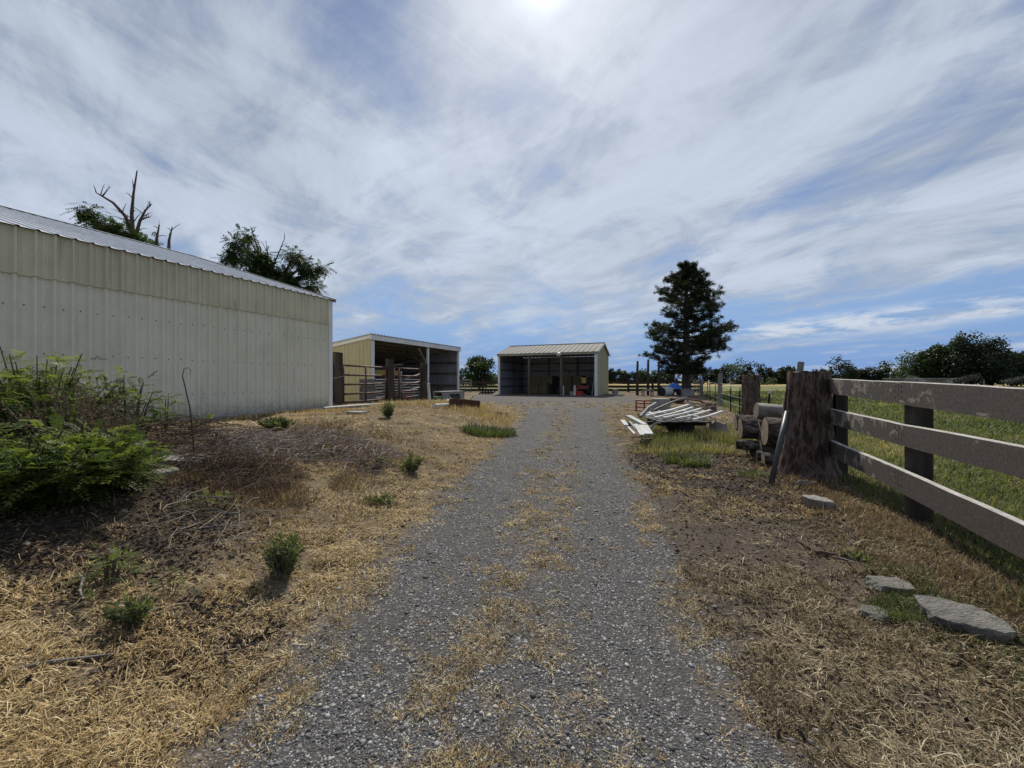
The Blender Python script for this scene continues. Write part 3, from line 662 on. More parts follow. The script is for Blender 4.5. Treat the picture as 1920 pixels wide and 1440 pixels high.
sq_post(CP[1], .32, EYE-(673-HOR)/F*16.4, M_DARKPOST, 'middle dark corral post between the two red pipe gates', group=GRP)
sq_post(CP[2], .30, EYE-(681-HOR)/F*18.1, M_DARKPOST, 'farthest dark corral post under the shed mid post', group=GRP)
p = Vector((-3.95, 17.4, 0)); p.z = hz(p.x, p.y); sq_post(p, .28, p.z+.95, M_DARKPOST, 'short dark stub post in front of the farthest corral post', group=GRP)
p = Vector((-3.62, 17.3, 0)); p.z = hz(p.x, p.y); sq_post(p, .11, p.z+.88, M_VINYL, 'thin whitish peeling post leaning beside the short stub post', name='peeling_post', lean=(-.1, 0))
def pipe_gate(p, q, zs, r, mat, label, name='pipe_gate', uprights=(.5,), sag=0., group=None, brace=False):
    p, q = Vector(p), Vector(q); g = thing(name, label, 'gate', p, group)
    mb = MB()
    for z in zs:
        z0_, z1_ = (z if hasattr(z, '__len__') else (z, z))
        mb.tube([Vector((p.x, p.y, z0_)), Vector((q.x, q.y, z1_))], r, 8)
    mb.build('rail', mat, g, smooth=True)
    lo = min((z if not hasattr(z, '__len__') else min(z)) for z in zs); hi = max((z if not hasattr(z, '__len__') else max(z)) for z in zs)
    for f in (0.02,)+tuple(uprights)+(.98,):
        c = p.lerp(q, f); MB().tube([Vector((c.x, c.y, lo)), Vector((c.x, c.y, hi))], r*1.05, 8).build('upright', mat, g, smooth=True)
    if brace: MB().tube([Vector((p.x, p.y, lo)), Vector((q.x, q.y, hi))], r*.9, 8).build('brace', mat, g, smooth=True)
    return g
zz = [.78, 1.08, 1.40, 1.72, 2.04]
off = N*.0
pipe_gate(CP[0]+(CP[1]-CP[0])*.08, CP[1]-(CP[1]-CP[0])*.07, [(.66, .72), (.98, 1.0), (1.34, 1.36), (1.70, 1.68), (2.06, 2.02)], .035, M_REDPIPE, 'weathered red pipe gate between the tallest and middle corral posts', group='red pipe gates of the corral')
pipe_gate(CP[1]+(CP[2]-CP[1])*.09, CP[2]-(CP[2]-CP[1])*.09, [(.68, .80), (.98, 1.06), (1.34, 1.38), (1.68, 1.68), (2.02, 2.0)], .035, M_REDPIPE, 'weathered red pipe gate between the middle and farthest corral posts', uprights=(.2,), group='red pipe gates of the corral')
pipe_gate(CP[0]-D*1.25-N*.05, CP[0]-D*.17-N*.05, [.7, 1.02, 1.36, 1.71, 2.07], .035, M_REDPIPE, 'short red pipe panel running from the tallest post behind the barn corner', uprights=(), group='red pipe gates of the corral')
p = CP[1]+Vector((.2, .9, 0)); q = CP[2]+Vector((-.1, .9, 0))
pipe_gate(p, q, [(.95, 1.25), (1.22, 1.52), (1.5, 1.9)], .028, M_GREYPLASTIC, 'slanting grey pipe gate leaning behind the farther red gate', name='pipe_gate', uprights=())
# mesh panel behind the gates
p = S0-D*1.3+N*.9; q = S0+D*3.4+N*.9; mp_ = thing('mesh_panel', 'galvanised wire livestock panel standing behind the red gates', 'panel', Vector((p.x, p.y, .45)))
mb = MB()
for k in range(9): mb.tube([p+UP*(.5+k*.13), q+UP*(.5+k*.13)], .008, 4)
for k in range(30):
    c = p.lerp(q, k/29); mb.tube([c+UP*.48, c+UP*1.56], .008, 4)
mb.build('mesh', M_GALV, mp_)
for f in (0, .5, 1):
    c = p.lerp(q, f); MB().tube([c+UP*.35, c+UP*1.62], .03, 6).build('upright', M_RUST, mp_)
p = Vector((-6.05, 15.5, 0)); p.z = .45; tag(MB().obox(p, D*.85, N*-.05, UP*1.1).bar(p+UP*.25+N*.02, p+UP*.25+N*.02+D*.85, .03, .08).bar(p+UP*.8+N*.02, p+UP*.8+N*.02+D*.85, .03, .08).build('plywood_panel', M_GREYWOOD, base=p), 'grey weathered plywood panel behind the nearer red gate', 'board')
# feed trough and trailer-like pieces inside
p = S0+N*.5+D*.3+UP*.42; mb = MB(); prof = [(0, .0), (.1, .22), (.28, .34), (.34, .36)]
mb.tube([p+UP*z for z, _ in prof], [r+.02 for _, r in prof], 16); tag(mb.build('water_tub', M_VINYL, base=p), 'white round tub on the ground behind the nearer red gate', 'tub')
p = S0+D*1.0-N*1.2; p = Vector((p.x, p.y, .42)); eq = thing('yellow_machine', 'yellow farm machine parked inside the open shed', 'machine', p)
MB().obox(p+UP*1.35, D*2.6, -N*.9, UP*.28).build('hood', M_YEL, eq, bevel=.04); MB().obox(p+UP*.55+D*.2, D*2.2, -N*.8, UP*.8).build('body', M_DARK, eq, bevel=.03)
for a in (.4, 2.1):
    q = p+D*a+N*.02+UP*.45; MB().tube([q, q+N*.05, q+N*.2, q+N*.24], [.36, .45, .45, .36], 20).build('wheel', M_TYRE, eq)
MB().tube([p+D*2.2-N*.3+UP*1.6, p+D*2.5-N*.3+UP*1.95, p+D*3.2-N*.3+UP*2.0], .06, 8).build('exhaust_pipe', M_GREYPLASTIC, eq)
p = S0+D*2.3+N*.3; p = Vector((p.x, p.y, .4)); tag(MB().obox(p, D*.6, -N*.4, UP*.55).bar(p+UP*.57, p+UP*.57+D*.6, .45, .03).build('red_bin', M_REDPAINT, base=p, bevel=.02), 'dull red bin standing behind the mesh panel', 'bin')
p = S0+D*5.5+N*.1; p = Vector((p.x, p.y, .36)); tag(MB().obox(p, D*1.3, -N*.5, UP*.35).obox(p-N*.5+UP*.35, D*1.3, -N*.06, UP*.4).build('feed_bunk', M_DARKPOST, base=p), 'dark wooden feed bunk inside the far bay of the open shed', 'trough')
p = Vector((-3.45, 18.1, hz(-3.45, 18.1))); lathe('green_bucket', p, [(0, .13), (.28, .18), (.30, .19), (.26, .16)], M_GREEN, 'green plastic bucket beside the peeling white post', 'bucket')
p = Vector((-3.35, 18.9, 0)); p.z = hz(p.x, p.y)-.05; cs = thing('concrete_trough', 'low grey concrete trough in front of the far bay of the open shed', 'trough', p)
dd = Vector((.55, .835, 0)); nn = Vector((.835, -.55, 0))
MB().obox(p, dd*1.6, -nn*.08, UP*.50).build('front_panel', M_CONC, cs); MB().obox(p-nn*.6, dd*1.6, -nn*.08, UP*.50).build('back_panel', M_CONC, cs); MB().obox(p+UP*.503-nn*.68, dd*1.6, nn*.70, UP*.05).build('lid', M_CONC, cs)
p = Vector((-2.75, 18.0, 0)); p.z = hz(p.x, p.y)-.02; tag(MB().obox(p, dd*.62, -nn*.05+UP*.02, UP*.42-nn*.12).bar(p+UP*.42-nn*.12, p+UP*.42-nn*.12+dd*.62, .05, .04).build('black_rubber_mat', M_DARK, base=p), 'black square panel leaning against the concrete trough', 'panel')
p = gp(842, 766); q = gp(899, 771); p.z -= .1; q.z -= .1
tag(MB().bar(p+UP*.22, q+UP*.24, .05, .42).bar(p+UP*.43-N*.02, q+UP*.45-N*.02, .09, .03).build('rusty_plate', M_RUST, base=p), 'rusty dark steel plate standing on edge in dry grass', 'scrap metal')
p = gp(906, 776); q = gp(949, 781); tag(MB().bar(p+UP*.07, q+UP*.07, .12, .12).bar(q+UP*.07-D*.02, q+UP*.07+(q-p).normalized()*.03, .14, .14).build('fallen_timber', M_GREYWOOD, base=p), 'weathered timber lying at the edge of the gravel drive', 'timber')
p = gp(816, 766); q = gp(846, 764)
mb = MB(); mb.tube([p+UP*.05+N*-.05, p+UP*.1, p.lerp(q, .3)+UP*.10, q+UP*.09], [.06, .06, .05, .05], 10)
tag(mb.build('white_drainpipe', M_VINYL, base=p), 'short white drainpipe piece with a bent end lying in dry grass', 'pipe')
p = gp(828, 759); tag(MB().bar(p+UP*.02, p+Vector((.28, .3, .22)), .16, .02).build('white_offcut', M_VINYL, base=p), 'small white sheet offcut propped beside the rusty plate', 'offcut')
p = gp(880, 752); mb = MB(); mb.tube([p, p+Vector((.25, .2, .32))], .025, 6); mb.tube([p+Vector((.05, 0, .05)), p+Vector((-.3, .1, .1))], .02, 6); tag(mb.build('grey_pipe_scrap', M_GREYPLASTIC, base=p), 'bent grey pipe scrap sticking up behind the rusty plate', 'scrap metal')
# pipe lying along the barn foot
pts = [BC-D*6.5+N*.17, BC-D*3+N*.16, BC+N*.15, BC+D*2.2+N*.35, BC+D*5.1+N*.75]
pts = [Vector((q.x, q.y, hz(q.x, q.y)+.045)) for q in pts]
pts[2].z = max(pts[2].z, .60)
tag(MB().tube(pts, .062, 12).build('irrigation_pipe', M_PIPE, base=pts[2], smooth=True), 'long grey irrigation pipe lying along the foot of the barn', 'pipe')
p = gp(648, 775); tag(MB().obox(p-UP*.06, D*.35, N*.5, UP*.11).build('paving_slab', M_CONC, base=p, bevel=.015), 'grey concrete slab in straw below the end of the barn', 'slab')
q = CP[0]+N*.19; mb = MB(); mb.tube([q+UP*(.95)-D*.6, q+UP*1.02-D*.1, q+UP*1.08+D*.12], .014, 6); tag(mb.build('baling_twine', M_PALETWIG, base=q), 'pale rope tied round the tallest corral post', 'rope')
# far green gate and far fence
p = Vector((-4.55, 34.0, .3)); q = Vector((-3.5, 33.6, .3)); pipe_gate(p, q, [.5, .75, 1.0, 1.25, 1.5], .035, M_GREENPIPE, 'faded green pipe gate standing past the end of the open shed', name='farm_gate', uprights=(.5,))
ff = thing('dark_board_fence', 'long dark board fence crossing behind the hay shed', 'fence', (0, 40, .3))
for z in (.50, .86, 1.28):
    for k in range(11):
        a = -8+k*2.5; MB().bar((a, 40, z), (a+2.49, 40, z+random.uniform(-.02, .02)), .045, .25).build('board', M_FARFENCE, ff)
for k in range(12): MB().obox((-8.1+k*2.5, 40.03, 0.1), (.18, 0, 0), (0, .18, 0), (0, 0, 1.5)).build('post', M_FARFENCE, ff)

# ------------------------------------------------------------------ right-hand board fence
def fl(y, n=0.): return Vector((FX0+FS*y, y, 0))+N*n
fc = thing('board_fence', 'weathered grey-brown three-board fence along the right edge', 'fence', fl(3.5)+UP*.2)
def fence_board(z0_, z1_, hgt, ya, yb, lab=None):
    """one long board, z along its top edge at ya (far end) and yb (near end)"""
    n = 26; vs = []
    for i in range(n+1):
        f = i/n; y = ya+(yb-ya)*f; z = z0_+(z1_-z0_)*f; wob = (vnoise(y*3+z0_*9, 3.)-.5)*.005; w2 = (vnoise(y*3+z0_*5, 9.)-.5)*.005
        b_ = fl(y); sgn = random.uniform(-.002, .002)
        for nn_, zz_ in ((-.04, z-hgt+w2), (-.04, z+wob-.006), (-.034, z+wob), (.006, z+wob), (.012, z+wob-.006), (.012, z-hgt+w2)):
            vs.append(b_-N*.0+N*nn_-N*.02+UP*zz_)
    fs = [(i*6+k, i*6+(k+1) % 6, (i+1)*6+(k+1) % 6, (i+1)*6+k) for i in range(n) for k in range(6)]
    fs += [tuple(range(5, -1, -1)), tuple(n*6+k for k in range(6))]
    mb = MB().add(vs, fs)
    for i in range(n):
        for k in (1, 2, 3): mb.m[i*6+k] = 1  # top faces get the worn wood with sunlight in its colour
    o_ = mb.build('board', [M_BOARD, M_LITEDGE], fc)
    if lab: o_['label'] = lab
YA, YM, YB = 5.66, 3.79, 1.2
def ztop(px, py): u = (px-960)/F; y = FX0/(u-FS); return EYE-(py-HOR)/F*y
T1 = (ztop(1560, 709), ztop(1700, 716), ztop(1920, 727)); T2 = (ztop(1557, 765), ztop(1700, 795), ztop(1920, 834)); T3 = (ztop(1553, 821), ztop(1700, 880), ztop(1920, 975))
YN = FX0/((1920-960)/F-FS)
def ext(T): s = (T[2]-T[1])/(YN-YM); return T[1]+s*(YB-YM)
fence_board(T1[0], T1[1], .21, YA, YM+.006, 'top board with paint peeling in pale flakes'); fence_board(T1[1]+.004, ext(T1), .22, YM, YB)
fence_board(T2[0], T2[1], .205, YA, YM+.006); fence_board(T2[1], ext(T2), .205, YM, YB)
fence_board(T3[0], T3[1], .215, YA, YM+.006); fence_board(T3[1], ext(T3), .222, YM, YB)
def fence_post(y, wd, top):
    p = fl(y)+N*(.03+wd/2); z0_ = hz(p.x, p.y)-.3; n = 10; ring = 12; vs = []
    for i in range(n):
        z = z0_+(top-z0_)*i/(n-1)
        for k in range(ring):
            a = math.pi/4+k*2*math.pi/ring; e = .52; ca, sa = math.cos(a), math.sin(a)
            rr = wd/2/max(abs(math.cos(a)), abs(math.sin(a)))**.75*(1+random.uniform(-.025, .025))
            vs.append(p+D*ca*rr+N*sa*rr*.97+UP*z-Vector((0, 0, p.z)))
    fs = [(i*ring+k, i*ring+(k+1) % ring, (i+1)*ring+(k+1) % ring, (i+1)*ring+k) for i in range(n-1) for k in range(ring)]+[tuple((n-1)*ring+k for k in range(ring))]
    MB().add(vs, fs).build('post', M_DARKPOST, fc)
fence_post(3.84, .165, T1[1]-.06); fence_post(5.60, .15, T1[0]-.17); fence_post(1.7, .165, T1[1]-.1)
mb = MB()
for y in (YM-.05, YM+.06):
    for T in (T1[1], T2[1], T3[1]):
        for dz_ in (.04, .09, .15): q = fl(y+random.uniform(-.01, .01))-N*.0605+UP*(T-dz_); mb.tube([q, q-N*.004], .006, 6)
mb.build('nail_heads', M_RUST, fc)

# ------------------------------------------------------------------ stumps
def stump(p, r, top, label, flare=.5, roots=(), name='tree_stump', mat=None, topm=None, ring=72, n=46, rough=.07, group=None, lean=0., topjag=.02, tap=.10):
    p = Vector(p); g = thing(name, label, 'stump', p, group); vs = []
    H = top-p.z; sd = random.uniform(0, 50)
    for i in range(n):
        f = i/(n-1); z = -.12+(H+.12)*f
        fl_ = 1+flare*math.exp(-max(z, 0)/(.16*max(r/.3, .5)))+tap*(1-f)
        for k in range(ring):
            a = 2*math.pi*k/ring; ca, sa = math.cos(a), math.sin(a)
            rid = (fbm(np.array([a*5+sd]), np.array([z*2.6+sd]), 5)[0]-.5)*rough*4+(fbm(np.array([ca*2+sd]), np.array([sa*2+z*1.2]), 3)[0]-.5)*.20
            crk = -abs(math.sin(a*11+3*vnoise(z*2+sd, a*2)))**6*.022
            rt = sum(am*math.exp(-((math.atan2(math.sin(a-ra), math.cos(a-ra)))/wd)**2)*math.exp(-max(z, 0)/hh) for ra, am, wd, hh in roots)
            rr = r*fl_*(1+rid+crk)+rt
            zz_ = z if i < n-1 else z+(fbm(np.array([ca*3+sd]), np.array([sa*3]), 3)[0]-.5)*topjag*2
            vs.append(p+Vector((ca*rr+lean*f, sa*rr, zz_)))
    fs = [(i*ring+k, i*ring+(k+1) % ring, (i+1)*ring+(k+1) % ring, (i+1)*ring+k) for i in range(n-1) for k in range(ring)]
    MB().add(vs, fs).build('bark', mat or M_STUMP, g, smooth=True)
    tv = vs[-ring:]; c = sum(tv, Vector())/ring; MB().add([c-UP*.004]+[q-UP*.004 for q in tv], [(0, 1+k, 1+(k+1) % ring) for k in range(ring)]).build('cut_face', topm or M_CUT, g)
    return g
SP = Vector(((1513-960)/F*5.75, 5.75, 0)); SP.z = hz(SP.x, SP.y)
stump(SP, .262, EYE-(697-HOR)/F*5.75, 'big dark reddish-brown tree trunk post at the end of the board fence', .30, [(-.35, .22, .35, .16), (2.6, .10, .4, .12), (-2.2, .07, .5, .1)], name='trunk_post', rough=.05, lean=.03, tap=.24)
S2 = Vector(((1408-960)/F*12, 12.0, 0)); S2.z = hz(S2.x, S2.y)
stump(S2, .235, EYE-(703-HOR)/F*12, 'second dark trunk post farther back beyond the log pile', .2, name='trunk_post', rough=.06)
p = gp(1332, 772); stump(p, .19, p.z+.36, 'dark sawn round of wood standing at the back of the junk heap', .05, name='wood_round', ring=40, n=14)
p = gp(1347, 812); stump(p, .19, p.z+.28, 'low pale grey broken stump to the left of the log pile', .3, name='low_stump', mat=M_GREYWOOD, ring=48, n=16, rough=.09, topjag=.08)
p = at(1478, 905, 6.5); p.z = hz(p.x, p.y); q = at(1502, 678, 6.5)
tag(MB().bar(p, q, .10, .045, (0, -1, 0)).build('leaning_stake', M_GREYWOOD, base=p, bevel=.015), 'grey wooden stake sticking up behind the big trunk post', 'stake')
p = at(1445, 905, 5.3); p.z = hz(p.x, p.y); q = at(1476, 772, 5.52)
tag(MB().tube([p-UP*.03, p.lerp(q, .5), q], .034, 14).build('leaning_pipe', M_DKPIPE, base=p, smooth=True), 'dark grey pipe leaning against the big trunk post', 'pipe')

# ------------------------------------------------------------------ log pile
def log(px, py, y, r, length, label, ax=None, pale=False, bark=None, taper=.95):
    c = at(px, py, y); ax = Vector(ax if ax else N); ax.normalize(); n = 16; ring = 40; vs = []; sd = random.uniform(0, 60)
    u, v = frame(ax); g = thing('log', label, 'log', c, 'sawn logs in the pile beside the big trunk post')
    cap0 = []; cap1 = []
    sq = random.uniform(.86, 1)
    for i in range(n):
        f = i/(n-1)
        for k in range(ring):
            a = 2*math.pi*k/ring; ca, sa = math.cos(a), math.sin(a)
            rr = r*(1-(1-taper)*f)*(1+(fbm(np.array([ca*1.5+sd]), np.array([sa*1.5+f*2]), 3)[0]-.5)*.26+(fbm(np.array([a*5+sd]), np.array([f*5]), 3)[0]-.5)*.09)
            q = c+ax*(length*f)+u*ca*rr+v*sa*rr*sq; vs.append(q)
            if i == 0: cap0.append(q)
            if i == n-1: cap1.append(q)
    fs = [(i*ring+k, (i+1)*ring+k, (i+1)*ring+(k+1) % ring, i*ring+(k+1) % ring) for i in range(n-1) for k in range(ring)]
    MB().add(vs, fs).build('bark', bark or M_LOGBARK, g, smooth=True)
    for cp_, s in ((cap0, -1), (cap1, 1)):
        m_ = sum(cp_, Vector())/ring; MB().add([m_+ax*s*.003]+[q+ax*s*.003-(q-m_)*.03 for q in cp_], [(0, 1+k, 1+(k+1) % ring) if s < 0 else (0, 1+(k+1) % ring, 1+k) for k in range(ring)]).build('cut_face', M_CUT, g)
X_ = (.94, -.33, .02)
log(1379, 792, 7.90, 0.165, 0.7, 'log at the back left of the pile with a round grey face', X_)
log(1388, 803, 7.15, 0.200, 0.9, 'thick log in front of the backmost one with dark bark', X_)
log(1418, 770, 7.07, 0.164, 0.62, 'pale barkless log lying on top of the pile', (.95, -.3, -.05), bark=M_GREYWOOD)
log(1421, 806, 6.97, 0.225, 0.62, 'large upper log with a pale sawn rim under the barkless log', X_)
log(1434, 808, 6.52, 0.249, 0.62, 'large front log whose cut end tilts beside the leaning pipe', (.93, -.36, -.04))
log(1424, 842, 6.72, 0.176, 0.62, 'log wedged under the two large upper logs', X_)
log(1392, 833, 6.90, 0.085, 0.6, 'small log with a bright pale end low at the left of the pile', (.85, -.5, 0))
log(1381, 833, 7.30, 0.100, 0.5, 'small dark log at the low left end of the pile', (.8, -.55, 0))
log(1405, 850, 7.22, 0.120, 0.62, 'dark log on the ground behind the split pieces', X_)
log(1419, 855, 6.62, 0.110, 0.6, 'narrow split log with yellowish face near the ground', (.9, -.4, 0))
log(1431, 861, 6.37, 0.122, 0.62, 'short log lying low in front beside the foot of the pipe', X_)
log(1424, 876, 6.42, 0.100, 0.5, 'lowest split log at the front of the pile', (.85, -.5, 0))
log(1448, 865, 6.47, 0.133, 0.6, 'low log half hidden behind the leaning pipe', X_)
log(1396, 842, 7.50, 0.150, 0.9, 'log on the ground under the thick dark log at the back', X_)

# ------------------------------------------------------------------ rocks
def rock(p, sx, sy, sz, rz, label, mat=M_ROCK, tilt=0., seed=0, flat=.6):
    import bmesh
    p = Vector(p); bm = bmesh.new(); bmesh.ops.create_icosphere(bm, subdivisions=4, radius=1)
    rs = np.random.default_rng(seed); rs0 = rs.uniform(-1, 1); pl_ = [(Vector(rs.normal(size=3)).normalized(), rs.uniform(.80, 1.05)) for _ in range(9)]+[(Vector((0, 0, 1)), flat)]
    for v in bm.verts:
        c = v.co.copy(); c = c/((abs(c.x)**4+abs(c.y)**4+abs(c.z)**4)**.25)
        for n_, d_ in pl_:
            k = c.dot(n_)
            if k > d_: c -= n_*(k-d_)*.93
        nz = fbm(np.array([c.x*3+seed]), np.array([c.y*3+c.z*2]), 4)[0]-.5; c *= 1+nz*.22; c.x += .15*c.y*rs0; c.z += .10*(fbm(np.array([c.x*9+seed]), np.array([c.y*9]), 3)[0]-.5)
        v.co = Vector((c.x*sx, c.y*sy, c.z*sz))
    bm.transform(Matrix.Rotation(rz, 4, 'Z') @ Matrix.Rotation(tilt, 4, 'X'))
    me = bpy.data.meshes.new('rock'); bm.to_mesh(me); bm.free(); me.materials.append(mat)
    o_ = bpy.data.objects.new('rock', me); lnk(o_); o_.location = p; return tag(o_, label, 'rock', 'loose rocks on the ground')
rock(gp(1802, 1178)+UP*.03, .18, .13, .10, -.42, 'largest flat grey rock at the lower right with long grain', seed=3, tilt=.1)
rock(gp(1668, 1106)+UP*.016, .125, .09, .06, -.2, 'rounded grey rock next to grass left of the largest flat rock', seed=5)
rock(gp(1645, 1156)+UP*.008, .075, .07, .035, .1, 'low buried stone in front of the green tuft at the right', seed=8)
rock(gp(1536, 952)+UP*.045, .135, .11, .095, -.3, 'pale angular stone block on bare soil before the trunk post', M_PALEROCK, seed=12)
rock(gp(1512, 912)+UP*.035, .12, .06, .05, -.2, 'flat pale stone against the foot of the trunk post', M_PALEROCK, seed=15, tilt=-.3)
rock(gp(330, 872)+UP*.03, .30, .22, .10, .3, 'grey flat slab under the bare twigs left of the bank', M_PALEROCK, seed=21)
rock(gp(302, 895)+UP*.02, .14, .12, .08, .9, 'smaller grey stone in front of the slab under the twigs', M_PALEROCK, seed=23)

# ------------------------------------------------------------------ junk heap on the right
p = at(1280, 800, 9.4); p = Vector((p.x, p.y, hz(p.x, p.y))); tr = thing('low_trailer', 'low dark flat trailer buried in weeds under the white rails', 'trailer', p)
X0, Y0 = 3.35, 8.95
MB().obox((X0+.12, Y0+.15, .50), (1.2, 0, 0), (0, 1.1, 0), (0, 0, .03)).build('deck', M_DARK, tr)
mb = MB(); mb.bar((X0+.15, Y0+.4, .45), (X0+1.3, Y0+.4, .45), .06, .08); mb.bar((X0+.15, Y0+1.1, .45), (X0+1.3, Y0+1.1, .45), .06, .08); mb.bar((X0-.5, Y0+.6, .42), (X0+.2, Y0+.6, .46), .08, .08); mb.build('chassis', M_DARK, tr)
for yy in (Y0+.35, Y0+1.05):
    q = Vector((X0+.8, yy, hz(X0+.8, yy)+.2)); MB().tube([q-Vector((0, .07, 0)), q-Vector((0, .05, 0)), q+Vector((0, .05, 0)), q+Vector((0, .07, 0))], [.15, .2, .2, .15], 22).build('wheel', M_TYRE, tr)
q = Vector((X0+.05, Y0-.1, .2)); MB().tube([q+Vector((-.06+math.cos(a)*.24, 0, math.sin(a)*.34)) for a in lin(1.4, 3.1, 8)], .028, 6).build('fender', M_GREYPLASTIC, tr)
def zm(s): return s  # zoom window coordinates -> photo pixels
def zp(x, y): return 1150+x/7.68, 680+y/7.68
RG = 'white vinyl rails heaped on the low trailer'
rails = [((470, 765), (1085, 605), 9.1, 10.3, 'white vinyl rail at the back left of the heap'), ((600, 790), (1140, 645), 8.95, 10.1, 'second white vinyl rail from the left of the heap'),
         ((720, 795), (1260, 660), 8.85, 10.0, 'middle white vinyl rail of the heap, its end over the dark gap'), ((905, 805), (1395, 685), 8.8, 9.8, 'fourth white vinyl rail from the left of the heap'),
         ((1145, 822), (1570, 700), 8.75, 9.7, 'longest white vinyl rail jutting out to the right of the heap'), ((480, 735), (940, 655), 9.5, 10.4, 'white vinyl rail lying flat at the rear of the heap'),
         ((650, 700), (1100, 810), 9.9, 8.95, 'white vinyl rail crossing under the middle ones towards the front'), ((880, 690), (1240, 785), 10.0, 9.0, 'white vinyl rail crossing at the right under the longest one'),
         ((470, 790), (1080, 822), 8.95, 8.95, 'white vinyl rail lying along the front edge of the heap'), ((690, 735), (1320, 700), 9.6, 9.7, 'white vinyl rail lying level across the middle of the heap'),
         ((520, 715), (660, 800), 9.7, 9.0, 'short white vinyl rail crossing the left end of the heap'), ((1100, 650), (1000, 700), 10.2, 9.6, 'short white vinyl rail end sticking out at the back of the heap')]
for (a, b_, ya, yb, lab) in rails:
    p = at(*zp(*a), ya); q = at(*zp(*b_), yb); m_ = p.lerp(q, .5)-UP*.02; mb = MB()
    k = [p, m_, q]
    for i in range(2): mb.bar(k[i], k[i+1], .060, .035)
    tag(mb.build('vinyl_rail', M_VINYL, base=p), lab, 'rail', RG)
PG = 'white boards dropped beside the gravel drive'
for (a, b_, ya, yb, wd, lab) in [((130, 830), (190, 905), 8.7, 8.45, .10, 'nearest-to-drive white board, short and rounded'), ((190, 905), (310, 1030), 8.5, 8.1, .05, 'thin white strip behind the short rounded board'),
                                 ((215, 765), (455, 890), 9.0, 8.6, .16, 'broad white board resting on top of the dropped boards'), ((235, 850), (345, 975), 8.6, 8.3, .05, 'narrow white strip between the dropped boards'),
                                 ((320, 885), (415, 1045), 8.5, 8.05, .09, 'white board with its end nearest the camera'), ((420, 900), (500, 1030), 8.5, 8.1, .22, 'widest white board lying over a dark block')]:
    p = at(*zp(*a), ya); q = at(*zp(*b_), yb); p.z = max(p.z, hz(p.x, p.y)+.03); q.z = max(q.z, hz(q.x, q.y)+.02)
    tag(MB().bar(p, q, wd, .03).build('white_board', M_VINYL, base=p, bevel=.004), lab, 'board', PG)
p = at(*zp(485, 1060), 8.2); p.z = hz(p.x, p.y); tag(MB().obox(p-Vector((.06, 0, .02)), (.14, .03, 0), (-.03, .2, 0), (0, 0, .12)).bar(p+Vector((-.05, .1, .12)), p+Vector((.1, .12, .13)), .2, .03).build('dark_block', M_DARK, base=p, bevel=.01), 'dark block under the widest white board', 'block')
EG = 'bent grey edging strips arching over the heap'
for i in range(6):
    a0 = at(*zp(420+i*22, 770-i*8), 9.9+.08*i); a1 = at(*zp(700+i*30, 610-i*12), 10.3+.08*i); a2 = at(*zp(950+i*22, 515-i*9), 10.7+.06*i); a3 = at(*zp(1065+i*4, 500+i*14), 10.9)
    pts = []
    for f in lin(0, 1, 14):
        pts.append((1-f)**3*a0+3*f*(1-f)**2*a1+3*f*f*(1-f)*a2+f**3*a3)
    lab = ['lowest grey edging strip arching over the back of the heap', 'grey edging strip just above the lowest arch', 'third grey edging strip from the bottom of the arch', 'fourth grey edging strip from the bottom of the arch', 'grey edging strip just under the topmost arch', 'topmost grey edging strip of the arch'][i]
    tag(MB().tube(pts, .020, 6).build('edging_strip', M_GREYPLASTIC, base=a0), lab, 'edging strip', EG)
for (a, b_, y, r, lab) in [((390, 780), (610, 590), 9.9, .05, 'dark sloping plank at the left side of the heap'), ((1080, 530), (1400, 620), 10.6, .02, 'thin bent rod sticking out right behind the heap')]:
    p = at(*zp(*a), y); q = at(*zp(*b_), y+.5); tag(MB().tube([p, p.lerp(q, .5)+UP*.05, q], r, 7).build('scrap_rod', M_RUST if r < .03 else M_GREYPLASTIC, base=p), lab, 'scrap metal')
p = at(1243, 764, 11.2); p.z = hz(p.x, p.y); tag(MB().obox(p-Vector((.2, 0, 0)), (.42, 0, 0), (0, .35, 0), (0, 0, EYE-(748-HOR)/F*11.2-p.z)).bar(p+Vector((-.2, .17, .02)), p+Vector((.22, .17, .02)), .38, .04).build('grey_cabinet', M_CONC, base=p, bevel=.012), 'pale grey metal box standing behind the edging strips', 'box')
p = at(*zp(1200, 690), 10.6); p.z = hz(p.x, p.y); bp = thing('brush_heap', 'small heap of tangled brown branches at the back of the white rails', 'brush heap', p); mb = MB()
for i in range(60):
    a = random.uniform(0, 6.28); q = p+Vector((random.gauss(0, .25), random.gauss(0, .2), random.uniform(.1, .65))); d_ = Vector((math.cos(a), math.sin(a), random.uniform(-.4, .3)))*random.uniform(.2, .45)
    mb.tube([q-d_, q+Vector((0, 0, .05)), q+d_], [.012, .01, .005], 4, cap=False)
mb.build('branches', M_TWIG, bp)
